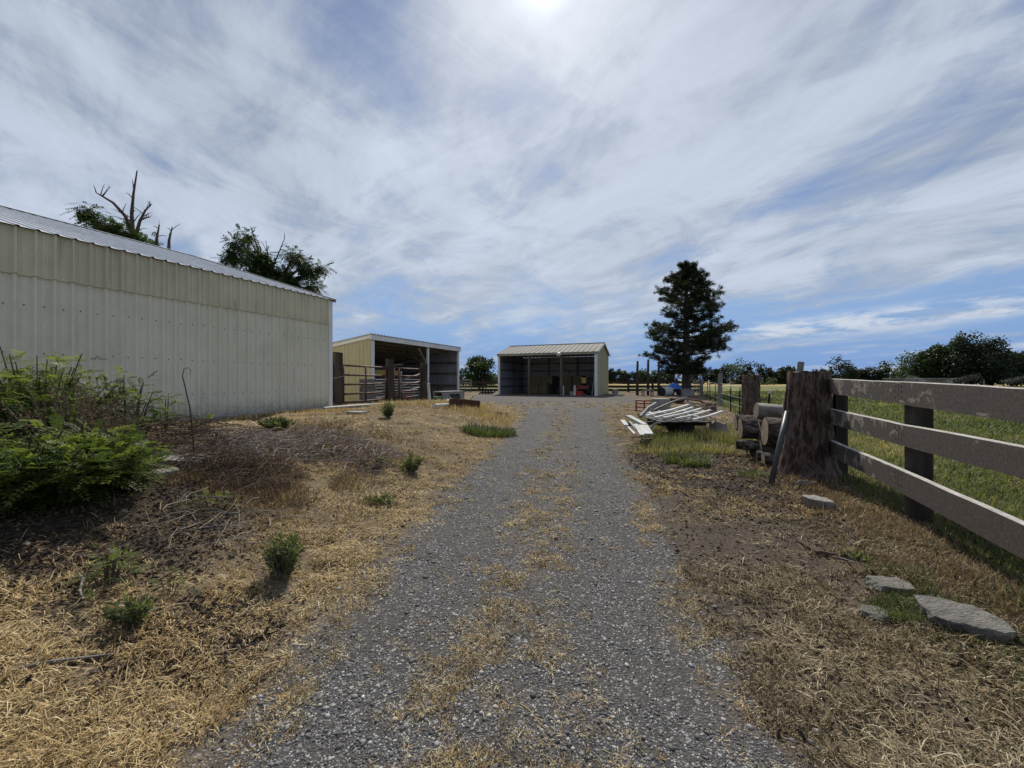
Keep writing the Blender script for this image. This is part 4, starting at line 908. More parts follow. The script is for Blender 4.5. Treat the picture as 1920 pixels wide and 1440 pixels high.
# red gate, poles, oddments by the pine
p = at(1192, 766, 14.5); q = at(1228, 768, 14.0); p.z = hz(p.x, p.y); q.z = hz(q.x, q.y)
pipe_gate(p, q, [p.z+.12, p.z+.26, p.z+.40, p.z+.5], .028, M_REDPAINT, 'low faded red pipe gate standing behind the white boards', name='red_gate', uprights=(.45,))
PGR = 'bare poles standing in a row left of the pine'
for px, top, lab in ((1195, 677, 'leftmost of the three bare poles left of the pine'), (1215, 674, 'middle one of the three bare poles left of the pine'), (1235, 675, 'bare pole nearest the pine tree')):
    p = at(px, 740, 31); p.z = hz(p.x, p.y); tag(MB().tube([p-UP*.2, Vector((p.x, p.y, 2)), Vector((p.x+.02, p.y, EYE-(top-HOR)/F*31))], [.11, .10, .085], 10).build('bare_pole', M_LIMB, base=p, smooth=True), lab, 'pole', PGR)
p = at(1240, 737, 29.5); p.z = hz(p.x, p.y)+.34; dr = thing('white_drum', 'white drum lying on its side with a dark open mouth near the pine', 'drum', p)
a_ = Vector((.75, .6, 0)).normalized(); MB().tube([p, p+a_*.05, p+a_*1.1, p+a_*1.15], [.36, .37, .37, .33], 20, cap=False).build('shell', M_VINYL, dr, smooth=True); MB().tube([p+a_*.04, p+a_*.05], .355, 20).build('mouth', M_DARK, dr)  # mouth is a dark disc put in for the shade inside the drum
p = at(1262, 730, 30.5); p.z = hz(p.x, p.y); tp = thing('tarped_cart', 'blue tarpaulin over a cart beside the pine trunk', 'tarp', p)
mb = MB(); n = 12; vs = []
for i in range(n+1):
    for j in range(n+1):
        u = i/n*2-1; v = j/n*2-1; r_ = max(abs(u), abs(v)); vs.append(p+Vector((u*.52, v*.45, .95-.45*r_**2.2+.10*vnoise(u*3+5, v*3+5)+.25*u*(1-r_))))
mb.add(vs, [(i*(n+1)+j, (i+1)*(n+1)+j, (i+1)*(n+1)+j+1, i*(n+1)+j+1) for i in range(n) for j in range(n)]); mb.build('tarp', M_BLUE, tp, smooth=True)
MB().obox(p+Vector((-.42, -.36, .25)), (.9, 0, 0), (0, .8, 0), (0, 0, .25)).build('cart_body', M_DARK, tp)
for s in (-.28, .3): q = p+Vector((s, -.45, .22)); MB().tube([q, q+Vector((0, .1, 0))], .22, 16).build('wheel', M_TYRE, tp)
p = at(1280, 735, 29.8); p.z = hz(p.x, p.y); tag(MB().obox(p, (.95, .1, 0), (-.05, .4, 0), (0, 0, .5)).bar(p+Vector((-.03, .2, .52)), p+Vector((1.0, .3, .52)), .5, .04).build('white_crate', M_CONC, base=p, bevel=.02), 'pale crate on the ground right beside the pine trunk', 'crate')
p = at(1207, 739, 29); p.z = hz(p.x, p.y); mb = MB(); mb.obox(p+UP*.42, (.75, 0, 0), (0, .5, 0), (0, 0, .06))
for a, b_ in ((0, 0), (.68, 0), (0, .43), (.68, .43)): mb.obox(p+Vector((a, b_, 0)), (.07, 0, 0), (0, .07, 0), (0, 0, .42))
tag(mb.build('low_bench', M_GREYWOOD, base=p), 'low grey wooden bench between the bare poles', 'bench')
p = at(1270, 750, 21); p.z = hz(p.x, p.y)-.02; lathe('rusty_tub', p, [(0, .30), (.30, .42), (.34, .44), (.30, .38), (.08, .3)], M_RUST, 'rust-brown tub on the ground in front of the pine', 'tub')
p = at(1150, 738, 33); p.z = hz(p.x, p.y); tag(MB().obox(p, (.42, 0, 0), (0, .42, 0), (0, 0, .42)).obox(p+Vector((.05, .05, .42)), (.32, 0, 0), (0, .32, 0), (0, 0, .04)).build('concrete_block', M_CONC, base=p, bevel=.02), 'pale concrete block at the back corner of the hay shed', 'block')
p = at(1140, 742, 29.2); p.z = hz(p.x, p.y); mb = MB(); mb.bar(p+UP*.05, p+Vector((1.2, .3, .05)), .2, .06); mb.bar(p+Vector((.2, -.1, .1)), p+Vector((1.3, .1, .14)), .1, .05); tag(mb.build('fallen_planks', M_GREYWOOD, base=p), 'few grey planks on the ground at the right wall of the hay shed', 'lumber')
p = at(898, 738, 33); p.z = hz(p.x, p.y); mb = MB()
for k in range(5): a = random.uniform(-.5, .5); mb.bar(p+Vector((k*.25, 0, .05)), p+Vector((k*.25+.4*math.cos(a), .4*math.sin(a), .25)), .15, .12)
tag(mb.build('firewood', M_DARKPOST, base=p), 'scattered dark wood chunks at the left foot of the hay shed', 'wood')

# ------------------------------------------------------------------ wire fence on T-posts behind the log pile
wf = thing('wire_fence', 'wire fence on dark steel stakes and two wooden posts running back to the pine', 'fence', (8.7, 15.5, .24))
def wl(px): u = (px-960)/F; y = 2.56/(u-.4); return Vector((u*y, y, 0))
for px, top in ((1440, 738), (1387, 731), (1370, 727), (1341, 722), (1332, 719), (1326, 719), (1318, 718), (1309, 717), (1303, 716), (1296, 716)):
    p = wl(px); p.z = hz(p.x, p.y); z1_ = min(EYE-(top-HOR)/F*p.y, p.z+1.15); ln = random.uniform(-.06, .06)
    mb = MB(); q = Vector((p.x+ln, p.y, z1_)); mb.bar(p-UP*.2, q, .045, .012, (1, 0, 0)); mb.bar(p-UP*.2+Vector((0, .015, 0)), q+Vector((0, .015, 0)), .010, .04, (1, 0, 0)); mb.build('steel_stake', M_DARK, wf)
    MB().obox(q-Vector((.02, .02, .0)), (.04, 0, 0), (0, .04, 0), (0, 0, .08)).build('white_tip', M_VINYL, wf)
for px, top, wd in ((1350, 700, .22), (1315, 712, .24)):
    p = wl(px); p.z = hz(p.x, p.y); MB().tube([p-UP*.2, p+UP*.6, Vector((p.x+.02, p.y, EYE-(top-HOR)/F*p.y))], [wd/2, wd/2*.97, wd/2*.94], 10).build('wooden_post', M_GREYWOOD, wf)
mb = MB()
for zo in (.35, .65, .95, 1.1):
    pts = []
    for px in (1408, 1387, 1370, 1350, 1332, 1315, 1303, 1296):
        q = wl(px); pts.append(Vector((q.x, q.y, hz(q.x, q.y)+zo)))
    mb.tube(pts, .006, 4, cap=False)
mb.build('wire', M_GALV, wf)

# ------------------------------------------------------------------ vegetation generators
def rot_basis(d):
    """per-row orthonormal frames for directions d (n,3)"""
    d = d/np.linalg.norm(d, axis=1, keepdims=True); a = np.where(np.abs(d[:, 2:3]) < .93, np.array([[0, 0, 1.]]), np.array([[1., 0, 0]]))
    u = np.cross(d, a); u /= np.linalg.norm(u, axis=1, keepdims=True); return d, u, np.cross(u, d)
def blades(P, az, el, ln, wd, bend, v):
    """curved tapering blades -> verts, tris, attr"""
    n = len(P); dx = np.stack([np.cos(az)*np.cos(el), np.sin(az)*np.cos(el), np.sin(el)], 1)
    sd = np.stack([-np.sin(az), np.cos(az), np.zeros(n)], 1)*(wd[:, None]/2)
    hd = np.stack([np.cos(az), np.sin(az), np.zeros(n)], 1)
    m = P+dx*(ln*.55)[:, None]; tip = P+dx*(ln*.95)[:, None]+(hd*.5-np.array([[0, 0, 1.]]))*(bend*ln)[:, None]*.5
    V_ = np.stack([P-sd, P+sd, m-sd*.8, m+sd*.8, tip], 1).reshape(-1, 3); b = np.arange(n)[:, None]*5
    T_ = np.concatenate([b+[0, 1, 3], b+[0, 3, 2], b+[2, 3, 4]], 0); return V_, T_, np.repeat(v, 5)
def leaflets(P, d, ln, wd, v, nrm=None):
    """diamond leaves from P along d"""
    n = len(P); d, u, w_ = rot_basis(d)
    if nrm is None:
        a = rng.uniform(0, 2*np.pi, n)[:, None]; s = u*np.cos(a)+w_*np.sin(a)
    else: s = np.cross(d, nrm); s /= np.linalg.norm(s, axis=1, keepdims=True)+1e-9
    up_ = np.cross(s, d)
    m = P+d*(ln*.45)[:, None]+up_*(ln*.06)[:, None]
    V_ = np.stack([P, m-s*(wd/2)[:, None], P+d*ln[:, None], m+s*(wd/2)[:, None]], 1).reshape(-1, 3); b = np.arange(n)[:, None]*4
    return V_, np.concatenate([b+[0, 1, 2], b+[0, 2, 3]], 0), np.repeat(v, 4)
def pinnate(P, d, ln, v, pairs=7, lw=.42):
    """compound leaves: a drooping stem of P along d with pairs of leaflets"""
    n = len(P); d, u, w_ = rot_basis(d); vs = []; ts = []; at_ = []; o_ = 0
    side = np.cross(d, np.array([[0, 0, 1.]])+rng.normal(0, .25, (n, 3))); side /= np.linalg.norm(side, axis=1, keepdims=True)+1e-9
    nrm = np.cross(side, d)
    for k in range(pairs):
        f = .18+.8*k/(pairs-1); base = P+d*(ln*f)[:, None]-np.array([[0, 0, 1.]])*(ln*.22*f*f)[:, None]
        L = ln*(.30*(1-.35*abs(f-.5)*1.6))
        for s in (-1, 1):
            dd_ = side*s*.93+d*.35+rng.normal(0, .1, (n, 3)); V_, T_, A_ = leaflets(base, dd_, L, L*lw, np.clip(v+rng.normal(0, .06, n), 0, 1), nrm)
            vs.append(V_); ts.append(T_+o_); at_.append(A_); o_ += len(V_)
    V_, T_, A_ = leaflets(P+d*(ln*.98)[:, None]-np.array([[0, 0, 1.]])*(ln*.22)[:, None], d, ln*.25, ln*.25*lw, v, nrm); vs.append(V_); ts.append(T_+o_); at_.append(A_)
    return np.concatenate(vs), np.concatenate(ts), np.concatenate(at_)
def cat(parts):
    o_ = 0; vs = []; ts = []; as_ = []
    for V_, T_, A_ in parts: vs.append(V_); ts.append(T_+o_); as_.append(A_); o_ += len(V_)
    return np.concatenate(vs), np.concatenate(ts), np.concatenate(as_)
def grow(mb, p, d, r, L, depth, tips, spread=.6, kids=(2, 4), up=.1, segs=5, wob=.12, shrink=.66, nseg=6):
    p = Vector(p); d = Vector(d).normalized(); pts = [p.copy()]; rad = [r]
    for i in range(segs):
        d = (d+Vector((random.gauss(0, wob), random.gauss(0, wob), random.gauss(0, wob)+up*.3))).normalized(); p = p+d*(L/segs); pts.append(p.copy()); rad.append(r*(1-.55*(i+1)/segs) if depth else r*(1-.85*(i+1)/segs))
    mb.tube(pts, rad, nseg if depth > 1 else max(4, nseg-2), cap=False)
    if depth == 0: tips.append((pts[-1], d.copy(), pts)); return
    for k in range(random.randint(*kids)):
        f = random.uniform(.4, 1.0); q = pts[min(segs, int(f*segs))]; a = random.uniform(0, 6.28); u, v = frame(d)
        nd_ = (d*(1-spread*.55)+(u*math.cos(a)+v*math.sin(a))*spread+Vector((0, 0, up))).normalized()
        grow(mb, q, nd_, rad[min(segs, int(f*segs))]*.68, L*shrink*random.uniform(.75, 1.15), depth-1, tips, spread, kids, up, max(3, segs-1), wob, shrink, max(4, nseg-1))

# ---- broadleaf trees
def broad_tree(name, label, loc, h, trunk_h, rad, nleaf, leaf, mat, squash=.85, group=None, clumps=34, lopsided=(0, 0), trunkr=.2, seed=1, base_open=.35, cat_='tree'):
    random.seed(seed); rs = np.random.default_rng(seed); loc = Vector(loc); g = thing(name, label, cat_, loc, group)
    mb = MB(); tips = []
    top = loc+UP*(trunk_h); mb.tube([loc-UP*.3, loc+UP*trunk_h*.5+Vector((.05, .03, 0)), top], [trunkr*1.15, trunkr, trunkr*.8], 9)
    cz = trunk_h+(h-trunk_h)*.5; C0 = loc+Vector((lopsided[0], lopsided[1], cz)); rz_ = (h-trunk_h)*.5
    cl = []
    for i in range(clumps):
        while True:
            q = rs.uniform(-1, 1, 3)
            if trunk_h < .12*h and q[2] < .1 and np.hypot(q[0], q[1]) < 1: break
            if .25 < np.linalg.norm(q) < 1 and q[2] > (-.97 if trunk_h < .12*h else -.75): break
        sc_ = 1-.25*rs.random()
        cl.append((np.array([q[0]*rad*sc_, q[1]*rad*sc_, q[2]*rz_*sc_]), rs.uniform(.20, .42)*rad))
    for c_, r_ in cl:
        tgt = C0+Vector(c_); mid = top.lerp(tgt, .5)+Vector((0, 0, .12*rz_)); mb.tube([top-UP*.15*trunk_h, mid, tgt], [trunkr*.38, trunkr*.2, trunkr*.06], 5, cap=False)
    mb.build('trunk', M_LIMB, g)
    per = max(6, nleaf//clumps); Ps = []; vs = []
    for c_, r_ in cl:
        q = rs.normal(size=(per, 3)); q /= np.linalg.norm(q, axis=1, keepdims=True); q *= (rs.random((per, 1))**.45)*r_*np.array([[1, 1, squash]]); Ps.append(np.array(C0)+c_+q); vs.append(np.clip(rs.normal(.5, .16)+rs.normal(0, .16, per), 0, 1))
    P = np.concatenate(Ps); v = np.concatenate(vs); n = len(P); d = rs.normal(size=(n, 3)); d[:, 2] -= .3
    ln = leaf*rs.uniform(.6, 1.3, n); V_, T_, A_ = leaflets(P, d, ln, ln*.62, v)
    np_mesh('crown', V_, T_, mat, A_, parent=g); return g

broad_tree('round_tree', 'round green leafy tree between the open shed and the hay shed', (-3.95, 46.5, .3), 4.3, .4, 2.0, 6500, .22, M_LEAFMID, clumps=50, seed=4, trunkr=.16)
# two locusts behind the barn
def locust_tree(label, loc, targets, dead, leafn, seed, trunkr=.3, forks=None, rr=.85):
    random.seed(seed); rs = np.random.default_rng(seed); loc = Vector(loc); g = thing('locust_tree', label, 'tree', loc); mb = MB(); fork = loc+UP*(forks or 5.5)
    mb.tube([loc-UP*.3, loc+UP*2.5+Vector((.1, 0, 0)), fork], [trunkr*1.2, trunkr, trunkr*.85], 10); Ps = []; Ds = []; vs = []
    for (tx, ty, tz, r_) in targets:
        tgt = Vector((tx, ty, tz)); mid = fork.lerp(tgt, .55)+Vector((0, 0, .3)); mb.tube([fork-UP*.4, mid, tgt], [trunkr*.5, trunkr*.3, trunkr*.08], 6, cap=False)
        for k in range(9):
            a = Vector(rs.normal(size=3))*r_*.48; a.z *= .7; mb.tube([mid.lerp(tgt, random.uniform(.2, .95)), tgt+a], [trunkr*.10, trunkr*.03], 4, cap=False)
            c_ = np.array(tgt+a); m_ = int(leafn*r_*r_); q = rs.normal(size=(m_, 3))*np.array([[.30, .30, .20]])*r_; Ps.append(c_+q); dd_ = q+rs.normal(size=(m_, 3))*.25*r_; dd_[:, 2] -= .12; Ds.append(dd_); vs.append(np.clip(rs.normal(.5, .12)+rs.normal(0, .15, m_), 0, 1))
    mb.build('trunk', M_LIMB, g)
    P = np.concatenate(Ps); V_, T_, A_ = pinnate(P, np.concatenate(Ds)+1e-4, rs.uniform(.34, .58, len(P)), np.concatenate(vs), 5, .62); np_mesh('crown', V_, T_, M_LEAFMID, A_, parent=g)
    mb = MB()
    for path, r0 in dead:
        r0 *= .72
        k = [Vector(q) for q in path]; rad = [r0*(1-.8*i/(len(k)-1)) for i in range(len(k))]; mb.tube(k, rad, 7)
        for j in range(len(k)*2):
            i = random.randrange(1, len(k)); q = k[i-1].lerp(k[i], random.random()); u = Vector((random.gauss(0, 1), random.gauss(0, .6), random.uniform(.1, 1))).normalized()*random.uniform(.2, .9)*min(1., r0*9); mb.tube([q, q+u*.6+UP*.05, q+u], [r0*.25, r0*.15, r0*.05], 4, cap=False)
    mb.build('dead_limbs', M_DEADLIMB, g); return g
YT = 27.0
A1 = lambda px, py: tuple(at(px, py, YT))
def tg(px, py, r_, dy=0.): q = at(px, py, YT+dy); return (q.x, q.y, q.z, r_)
locust_tree('leafy locust tree with dead tips behind the right end of the barn roof', (at(520, 713, YT).x, YT, .4),
            [tg(450, 455, .55), tg(440, 482, .6, .5), tg(478, 488, .7, -.6), tg(462, 440, .4, .8), tg(552, 480, .55, .4), tg(570, 497, .6), tg(505, 522, .7), tg(545, 528, .75, -.5), tg(606, 503, .38), tg(585, 510, .45), tg(585, 540, .55, .4), tg(480, 528, .9, .4), tg(540, 550, .8), tg(432, 475, .4), tg(515, 505, .6), tg(530, 515, .6, .4), tg(495, 478, .4)],
            [([A1(500, 545), A1(492, 500), A1(482, 462), A1(470, 425)], .15), ([A1(505, 545), A1(512, 500), A1(534, 446)], .13), ([A1(500, 520), A1(503, 480), A1(498, 452)], .08), ([A1(492, 500), A1(488, 465), A1(478, 440)], .07), ([A1(512, 505), A1(500, 470), A1(490, 452)], .05)], 62, 31, forks=7.0)
YT = 24.0
locust_tree('mostly dead locust tree with bare limbs high over the barn roof', (at(250, 713, YT).x, YT, .4),
            [tg(170, 398, .42), tg(158, 400, .3), tg(185, 418, .5, .5), tg(215, 428, .5), tg(205, 440, .7), tg(245, 440, .45, -.4), tg(285, 462, .35), tg(225, 450, .8), tg(262, 458, .5)],
            [([A1(252, 480), A1(249, 440), A1(247, 400), A1(250, 365), A1(257, 320)], .22), ([A1(250, 445), A1(235, 405), A1(212, 380), A1(192, 368), A1(180, 361)], .17), ([A1(252, 450), A1(262, 415), A1(272, 395), A1(284, 382)], .15), ([A1(192, 368), A1(200, 358), A1(206, 350)], .06), ([A1(272, 395), A1(283, 385), A1(275, 376)], .05),
             ([A1(293, 470), A1(294, 445), A1(299, 421)], .17), ([A1(316, 480), A1(317, 450), A1(323, 425)], .16), ([A1(264, 412), A1(275, 408), A1(283, 407)], .09)], 52, 32, forks=7.5)
# pine
def pine(loc, h, seed=5):
    random.seed(seed); rs = np.random.default_rng(seed); loc = Vector(loc); g = thing('pine_tree', 'tall dark ragged pine tree standing right of the hay shed', 'tree', loc)
    mb = MB(); mb.tube([loc-UP*.3, loc+UP*1, loc+UP*4, loc+UP*7.5, loc+UP*(h-.4)], [.44, .36, .28, .17, .03], 12); tw = MB(); Ps = []; Ds = []; vs = []
    prof = [(1.4, 2.0), (2.3, 2.5), (3.1, 3.2), (3.9, 4.2), (4.6, 4.3), (5.6, 3.6), (6.8, 3.0), (7.5, 2.7), (8.4, 2.2), (9.4, 1.5), (10.2, .9), (h, .2)]
    z = 1.7
    while z < h-.15:
        L0 = np.interp(z, [a for a, _ in prof], [b for _, b in prof]); nb = 6 if z < 8 else 5; a0 = random.uniform(0, 6.28)
        for k in range(nb):
            if random.random() < .20: continue
            a = a0+k*6.283/nb+random.uniform(-.3, .3); L = L0*random.uniform(.50, 1.06)*.95*(1+.12*math.sin(2.3*z+a0)); rise = .12+.4*(z/h)**2; st = loc+UP*z
            pts = []; 
            for f in lin(0, 1, 6): pts.append(st+Vector((math.cos(a)*L*f, math.sin(a)*L*f, L*(rise*f-.42*f*f+.40*f**3)+random.gauss(0, .03))))
            tw.tube(pts, [.07*(1-.8*i/5)*(L/3+.25) for i in range(6)], 5, cap=False)
            nt = int(9+L*8)
            for j in range(nt):
                f = random.uniform(.33, 1)**.75; i = min(4, int(f*5)); q = pts[i].lerp(pts[i+1], f*5-i); s = (1-f*.55)*L*.26
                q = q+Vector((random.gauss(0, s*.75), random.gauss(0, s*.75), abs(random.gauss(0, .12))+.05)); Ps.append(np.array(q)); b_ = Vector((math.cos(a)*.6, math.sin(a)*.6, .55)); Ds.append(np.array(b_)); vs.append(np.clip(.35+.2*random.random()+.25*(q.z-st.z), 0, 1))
        z += random.uniform(.30, .48) if z < 8.5 else random.uniform(.22, .34)
    for k in range(26):
        q = loc+Vector((random.gauss(0, .25), random.gauss(0, .25), h-random.uniform(0, 1.1))); Ps.append(np.array(q)); Ds.append(np.array((0, 0, 1.))); vs.append(.5)
    mb.build('trunk', M_LIMB, g); tw.build('limbs', M_LIMB, g)
    P = np.array(Ps); Dd = np.array(Ds); v = np.array(vs); m = 30; P = np.repeat(P, m, 0); Dd = np.repeat(Dd, m, 0); v = np.repeat(v, m); n = len(P)
    d = Dd+rs.normal(0, .75, (n, 3)); d[:, 2] = np.where(d[:, 2] < -.35, -.2, d[:, 2]); P = P+rs.normal(0, .062, (n, 3)); ln = rs.uniform(.17, .30, n)
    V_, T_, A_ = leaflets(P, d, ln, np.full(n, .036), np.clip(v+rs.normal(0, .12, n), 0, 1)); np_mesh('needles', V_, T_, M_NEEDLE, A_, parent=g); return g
pp = at(1287, 740, 32.5); pine((pp.x, pp.y, hz(pp.x, pp.y)), 10.8)
# far trees across the pasture
FT = 'trees along the far side of the pasture'
def ftree(px, top, y, wpx, mat, kind, label, nleaf=1500, clumps=26, seed=1, trunk=.05, leaf=None):
    b_ = at(px, HOR, y); h = EYE-(top-HOR)/F*y-.25; r_ = wpx/2/F*y
    return broad_tree(kind, label, (b_.x, y, .25), h, h*trunk, r_, nleaf, leaf or max(.28, y*.0047), mat, group=FT, clumps=clumps, seed=seed, trunkr=.02*h+.05)
far = [(1146, 690, 120, 16, M_DKLEAF, 'far_evergreen', 'dark narrow evergreen seen just right of the hay shed wall'), (1163, 692, 125, 24, M_LEAFLT, 'far_pale_tree', 'pale grey-green tree left of the leftmost bare pole'),
       (1183, 697, 122, 34, M_DKLEAF, 'far_dark_tree', 'low dark tree behind the leftmost bare pole'), (1207, 690, 128, 26, M_LEAFLT, 'far_pale_tree', 'pale tree between the left and middle bare poles'),
       (1229, 691, 126, 28, M_LEAFLT, 'far_pale_tree', 'pale tree between the middle bare pole and the pine'), (1253, 697, 122, 40, M_DKLEAF, 'far_dark_tree', 'low dark tree behind the blue tarpaulin'),
       (1318, 694, 118, 50, M_DKLEAF, 'far_dark_tree', 'dark tree right behind the pine trunk'), (1345, 690, 115, 36, M_DKLEAF, 'far_dark_tree', 'dark tree behind the taller wooden line post'),
       (1375, 674, 120, 40, M_LEAFLT, 'far_airy_tree', 'tall airy pale tree just right of the pine crown'), (1395, 695, 112, 30, M_DKLEAF, 'far_dark_tree', 'dark low tree left of the second trunk post'),
       (1421, 676, 118, 38, M_DKLEAF, 'far_dark_tree', 'tall dark tree above the second trunk post'), (1445, 690, 116, 30, M_DKLEAF, 'far_dark_tree', 'dark tree between the two trunk posts, left one'),
       (1462, 686, 121, 24, M_DKLEAF, 'far_dark_tree', 'dark tree between the two trunk posts, middle one'), (1478, 684, 117, 30, M_DKLEAF, 'far_dark_tree', 'dark tree close to the left of the big trunk post'),
       (1500, 692, 119, 30, M_DKLEAF, 'far_dark_tree', 'dark tree behind the grey stake'), (1540, 692, 112, 26, M_DKLEAF, 'far_dark_tree', 'small dark tree above the right rim of the big trunk post'),
       (1578, 671, 108, 46, M_DKLEAF, 'far_oak', 'spreading dark tree above the end of the fence'), (1606, 690, 110, 34, M_DKLEAF, 'far_dark_tree', 'dark tree right of the spreading one over the fence'),
       (1640, 681, 108, 34, M_DKLEAF, 'far_dark_tree', 'pointed dark tree left of the pale tall one'), (1662, 690, 106, 30, M_DKLEAF, 'far_dark_tree', 'dark tree in front of the pale tall one'),
       (1690, 660, 104, 60, M_LEAFLT, 'far_pale_tree', 'tall pale olive tree left of the big dark grove'), (1715, 680, 92, 50, M_LEAF, 'far_green_tree', 'green tree at the left foot of the big dark grove')]
for i, (px, top, y, wp, mt, kd, lb) in enumerate(far): ftree(px, top, y, wp*1.25, mt, kd, lb, 1500 if mt is M_LEAFLT else 2200, seed=40+i)
for i, (px, top, y, wp, mt, lb) in enumerate([(1752, 650, 80, 70, M_LEAF, 'green rounded tree at the left of the big dark grove'), (1785, 640, 78, 70, M_LEAF, 'green tree second from the left in the big grove'), (1822, 629, 76, 100, M_DKLEAF, 'tallest broad dark tree in the middle of the big grove'),
                                              (1860, 645, 78, 60, M_DKLEAF, 'dark tree on the right shoulder of the big grove'), (1897, 655, 82, 60, M_DKLEAF, 'dark tree at the right edge of the photo'), (1935, 650, 80, 70, M_DKLEAF, 'dark tree partly cut off by the right edge')]):
    ftree(px, top, y, wp*1.1, mt, 'grove_tree', lb, 8500, 48, seed=90+i, trunk=.06, leaf=.44)
p = at(1438, 716, 100); p.z = .2; broad_tree('far_shrub', 'small round pale shrub alone at the far edge of the pasture', p, 2.0, .2, 2.1, 500, .3, M_LEAFLT, clumps=12, seed=77, cat_='shrub')
for i, (px, top, y, wp, lb) in enumerate([(935, 700, 110, 60, 'dark distant tree left of the hay shed'), (868, 690, 90, 30, 'distant tree behind the green farm gate'), (905, 702, 100, 80, 'low distant tree behind the round tree')]): ftree(px, top, y, wp, M_DKLEAF, 'far_dark_tree', lb, 900, seed=120+i)
# far house and barn roofs glimpsed beyond the pasture
p = at(1386, 712, 112); p.z = .2; hs = thing('far_house', 'tiny white-walled house glimpsed beyond the pasture', 'house', p)
MB().obox(p, (4, 0, 0), (0, 5, 0), (0, 0, 1.2)).build('wall', M_WHITE, hs); mb = MB(); mb.add([p+Vector(q) for q in ((-.3, -.4, 1.2), (4.3, -.4, 1.2), (4.3, 2.5, 1.9), (-.3, 2.5, 1.9), (-.3, 5.4, 1.2), (4.3, 5.4, 1.2))], [(0, 1, 2, 3), (3, 2, 5, 4)]); mb.build('roof', M_ROOF, hs)
p = at(1690, 713, 68); p.z = .2; hs = thing('far_trailer', 'long low dark roof seen over the top fence board', 'shed', p)
MB().obox(p, (9, 0, 0), (0, 3, 0), (0, 0, 1.5)).build('wall', M_GREYWOOD, hs); MB().obox(p+Vector((-.3, -.3, 1.503)), (9.6, 0, 0), (0, 3.6, 0), (0, 0, .18)).build('roof', M_GREYPLASTIC, hs)
# sprinklers
for i, (px, ny_, lx, hh, lab) in enumerate([(1845, 703, -6.0, 1.15, 'sprinkler throwing a white fan of water to the left before the grove'), (1697, 706, 3.5, .95, 'sprinkler with a short white spray over the fence board'), (1950, 706, -6., 1.1, 'sprinkler whose spray reaches in from the right edge')]):
    p = at(px, 713, 62); p.z = .25; s_ = thing('sprinkler', lab, 'sprinkler', p, 'sprinklers in the far pasture'); top = p+UP*1.35
    MB().tube([p, top], .04, 6).build('riser', M_GALV, s_); n = 1000; f = rng.random(n)**.8; up_ = hh*rng.uniform(.8, 1.05, n)
    P = np.stack([p.x+lx*f+rng.normal(0, .12, n)*(.3+f), p.y+rng.normal(0, .35, n)*(.2+f), 1.45+up_*1.15*(np.minimum(f*9, 1)-f**1.3)], 1); P[:, 2] = .5+(P[:, 2]-.5)*rng.random(n)**.35; P[:, 2] = np.maximum(P[:, 2], .35)
    V_, T_, A_ = leaflets(P, rng.normal(size=(n, 3)), np.full(n, .08), np.full(n, .035), np.full(n, .5)); np_mesh('spray', V_, T_, M_SPRAY, A_, parent=s_)

# ------------------------------------------------------------------ bushes, weeds and dead stems
def locust_bush(loc, rx, ry, h, nst, nleaf, label, seed, vbase=.45, ln=(.10, .185), low=.0, name='locust_bush'):
    random.seed(seed); rs = np.random.default_rng(seed); loc = Vector(loc); g = thing(name, label, 'bush', loc); mb = MB(); Ps = []; Ds = []; vs = []
    per = max(3, nleaf//nst)
    for i in range(nst):
        a = random.uniform(0, 6.28); rr = math.sqrt(random.random()); hh = h*(1-.45*rr*rr)*random.uniform(.55, 1.08); e = loc+Vector((math.cos(a)*rx*rr, math.sin(a)*ry*rr, hh)); st = loc+Vector((math.cos(a)*rx*rr*.3, math.sin(a)*ry*rr*.3, -.05))
        m_ = st.lerp(e, .55)+Vector((0, 0, .14*h)); pts = [(1-f)**2*st+2*f*(1-f)*m_+f*f*e for f in lin(0, 1, 7)]; mb.tube(pts, [(.012*(1-.8*k/6)+.002)*min(1., h/.5) for k in range(7)], 5, cap=False)
        for k in range(per):
            f = random.uniform(low, 1)**.8; j = min(5, int(f*6)); q = pts[j].lerp(pts[j+1], f*6-j); dd_ = Vector((random.gauss(0, 1), random.gauss(0, 1), random.gauss(.15, .45))); q = q+dd_*.05
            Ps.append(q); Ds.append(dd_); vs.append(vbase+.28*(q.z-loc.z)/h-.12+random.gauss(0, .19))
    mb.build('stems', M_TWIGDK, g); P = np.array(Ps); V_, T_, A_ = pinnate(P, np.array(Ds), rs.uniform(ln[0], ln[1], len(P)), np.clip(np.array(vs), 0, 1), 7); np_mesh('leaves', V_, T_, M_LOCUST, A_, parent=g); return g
def gq(x, y): return Vector((x, y, hz(x, y)))
locust_bush(gq(-4.0, 3.15), .95, .75, .60, 110, 3600, 'large low green bush with feathery leaves at the left edge', 201, .50)
locust_bush(gq(-3.72, 3.4), .50, .5, .50, 56, 1400, 'bright leafy right-hand end of the green thicket at the left', 202, .64)
locust_bush(gq(-5.6, 4.6), .95, .7, 1.30, 70, 1900, 'tall feathery-leaved bush behind the low one, against the barn wall', 203, .70, (.11, .19), .1)
locust_bush(gq(-5.05, 4.15), .7, .5, .85, 40, 800, 'middle green bush under the tall one at the left edge', 213, .35, (.13, .2), .1)
locust_bush(gq(-4.95, 5.0), .38, .3, 1.2, 12, 240, 'slender sapling with small leaves in front of the barn wall', 204, .5, (.11, .18), .35, 'sapling')
locust_bush(gq(-4.9, 5.5), .15, .15, .85, 4, 60, 'very thin short sapling right of the slender one', 205, .6, (.09, .14), .45, 'sapling')
locust_bush(gp(203, 1098), .10, .09, .22, 9, 70, 'small bright green sprout on dark litter below the thicket', 206, .68, (.05, .085), .2, 'sprout')
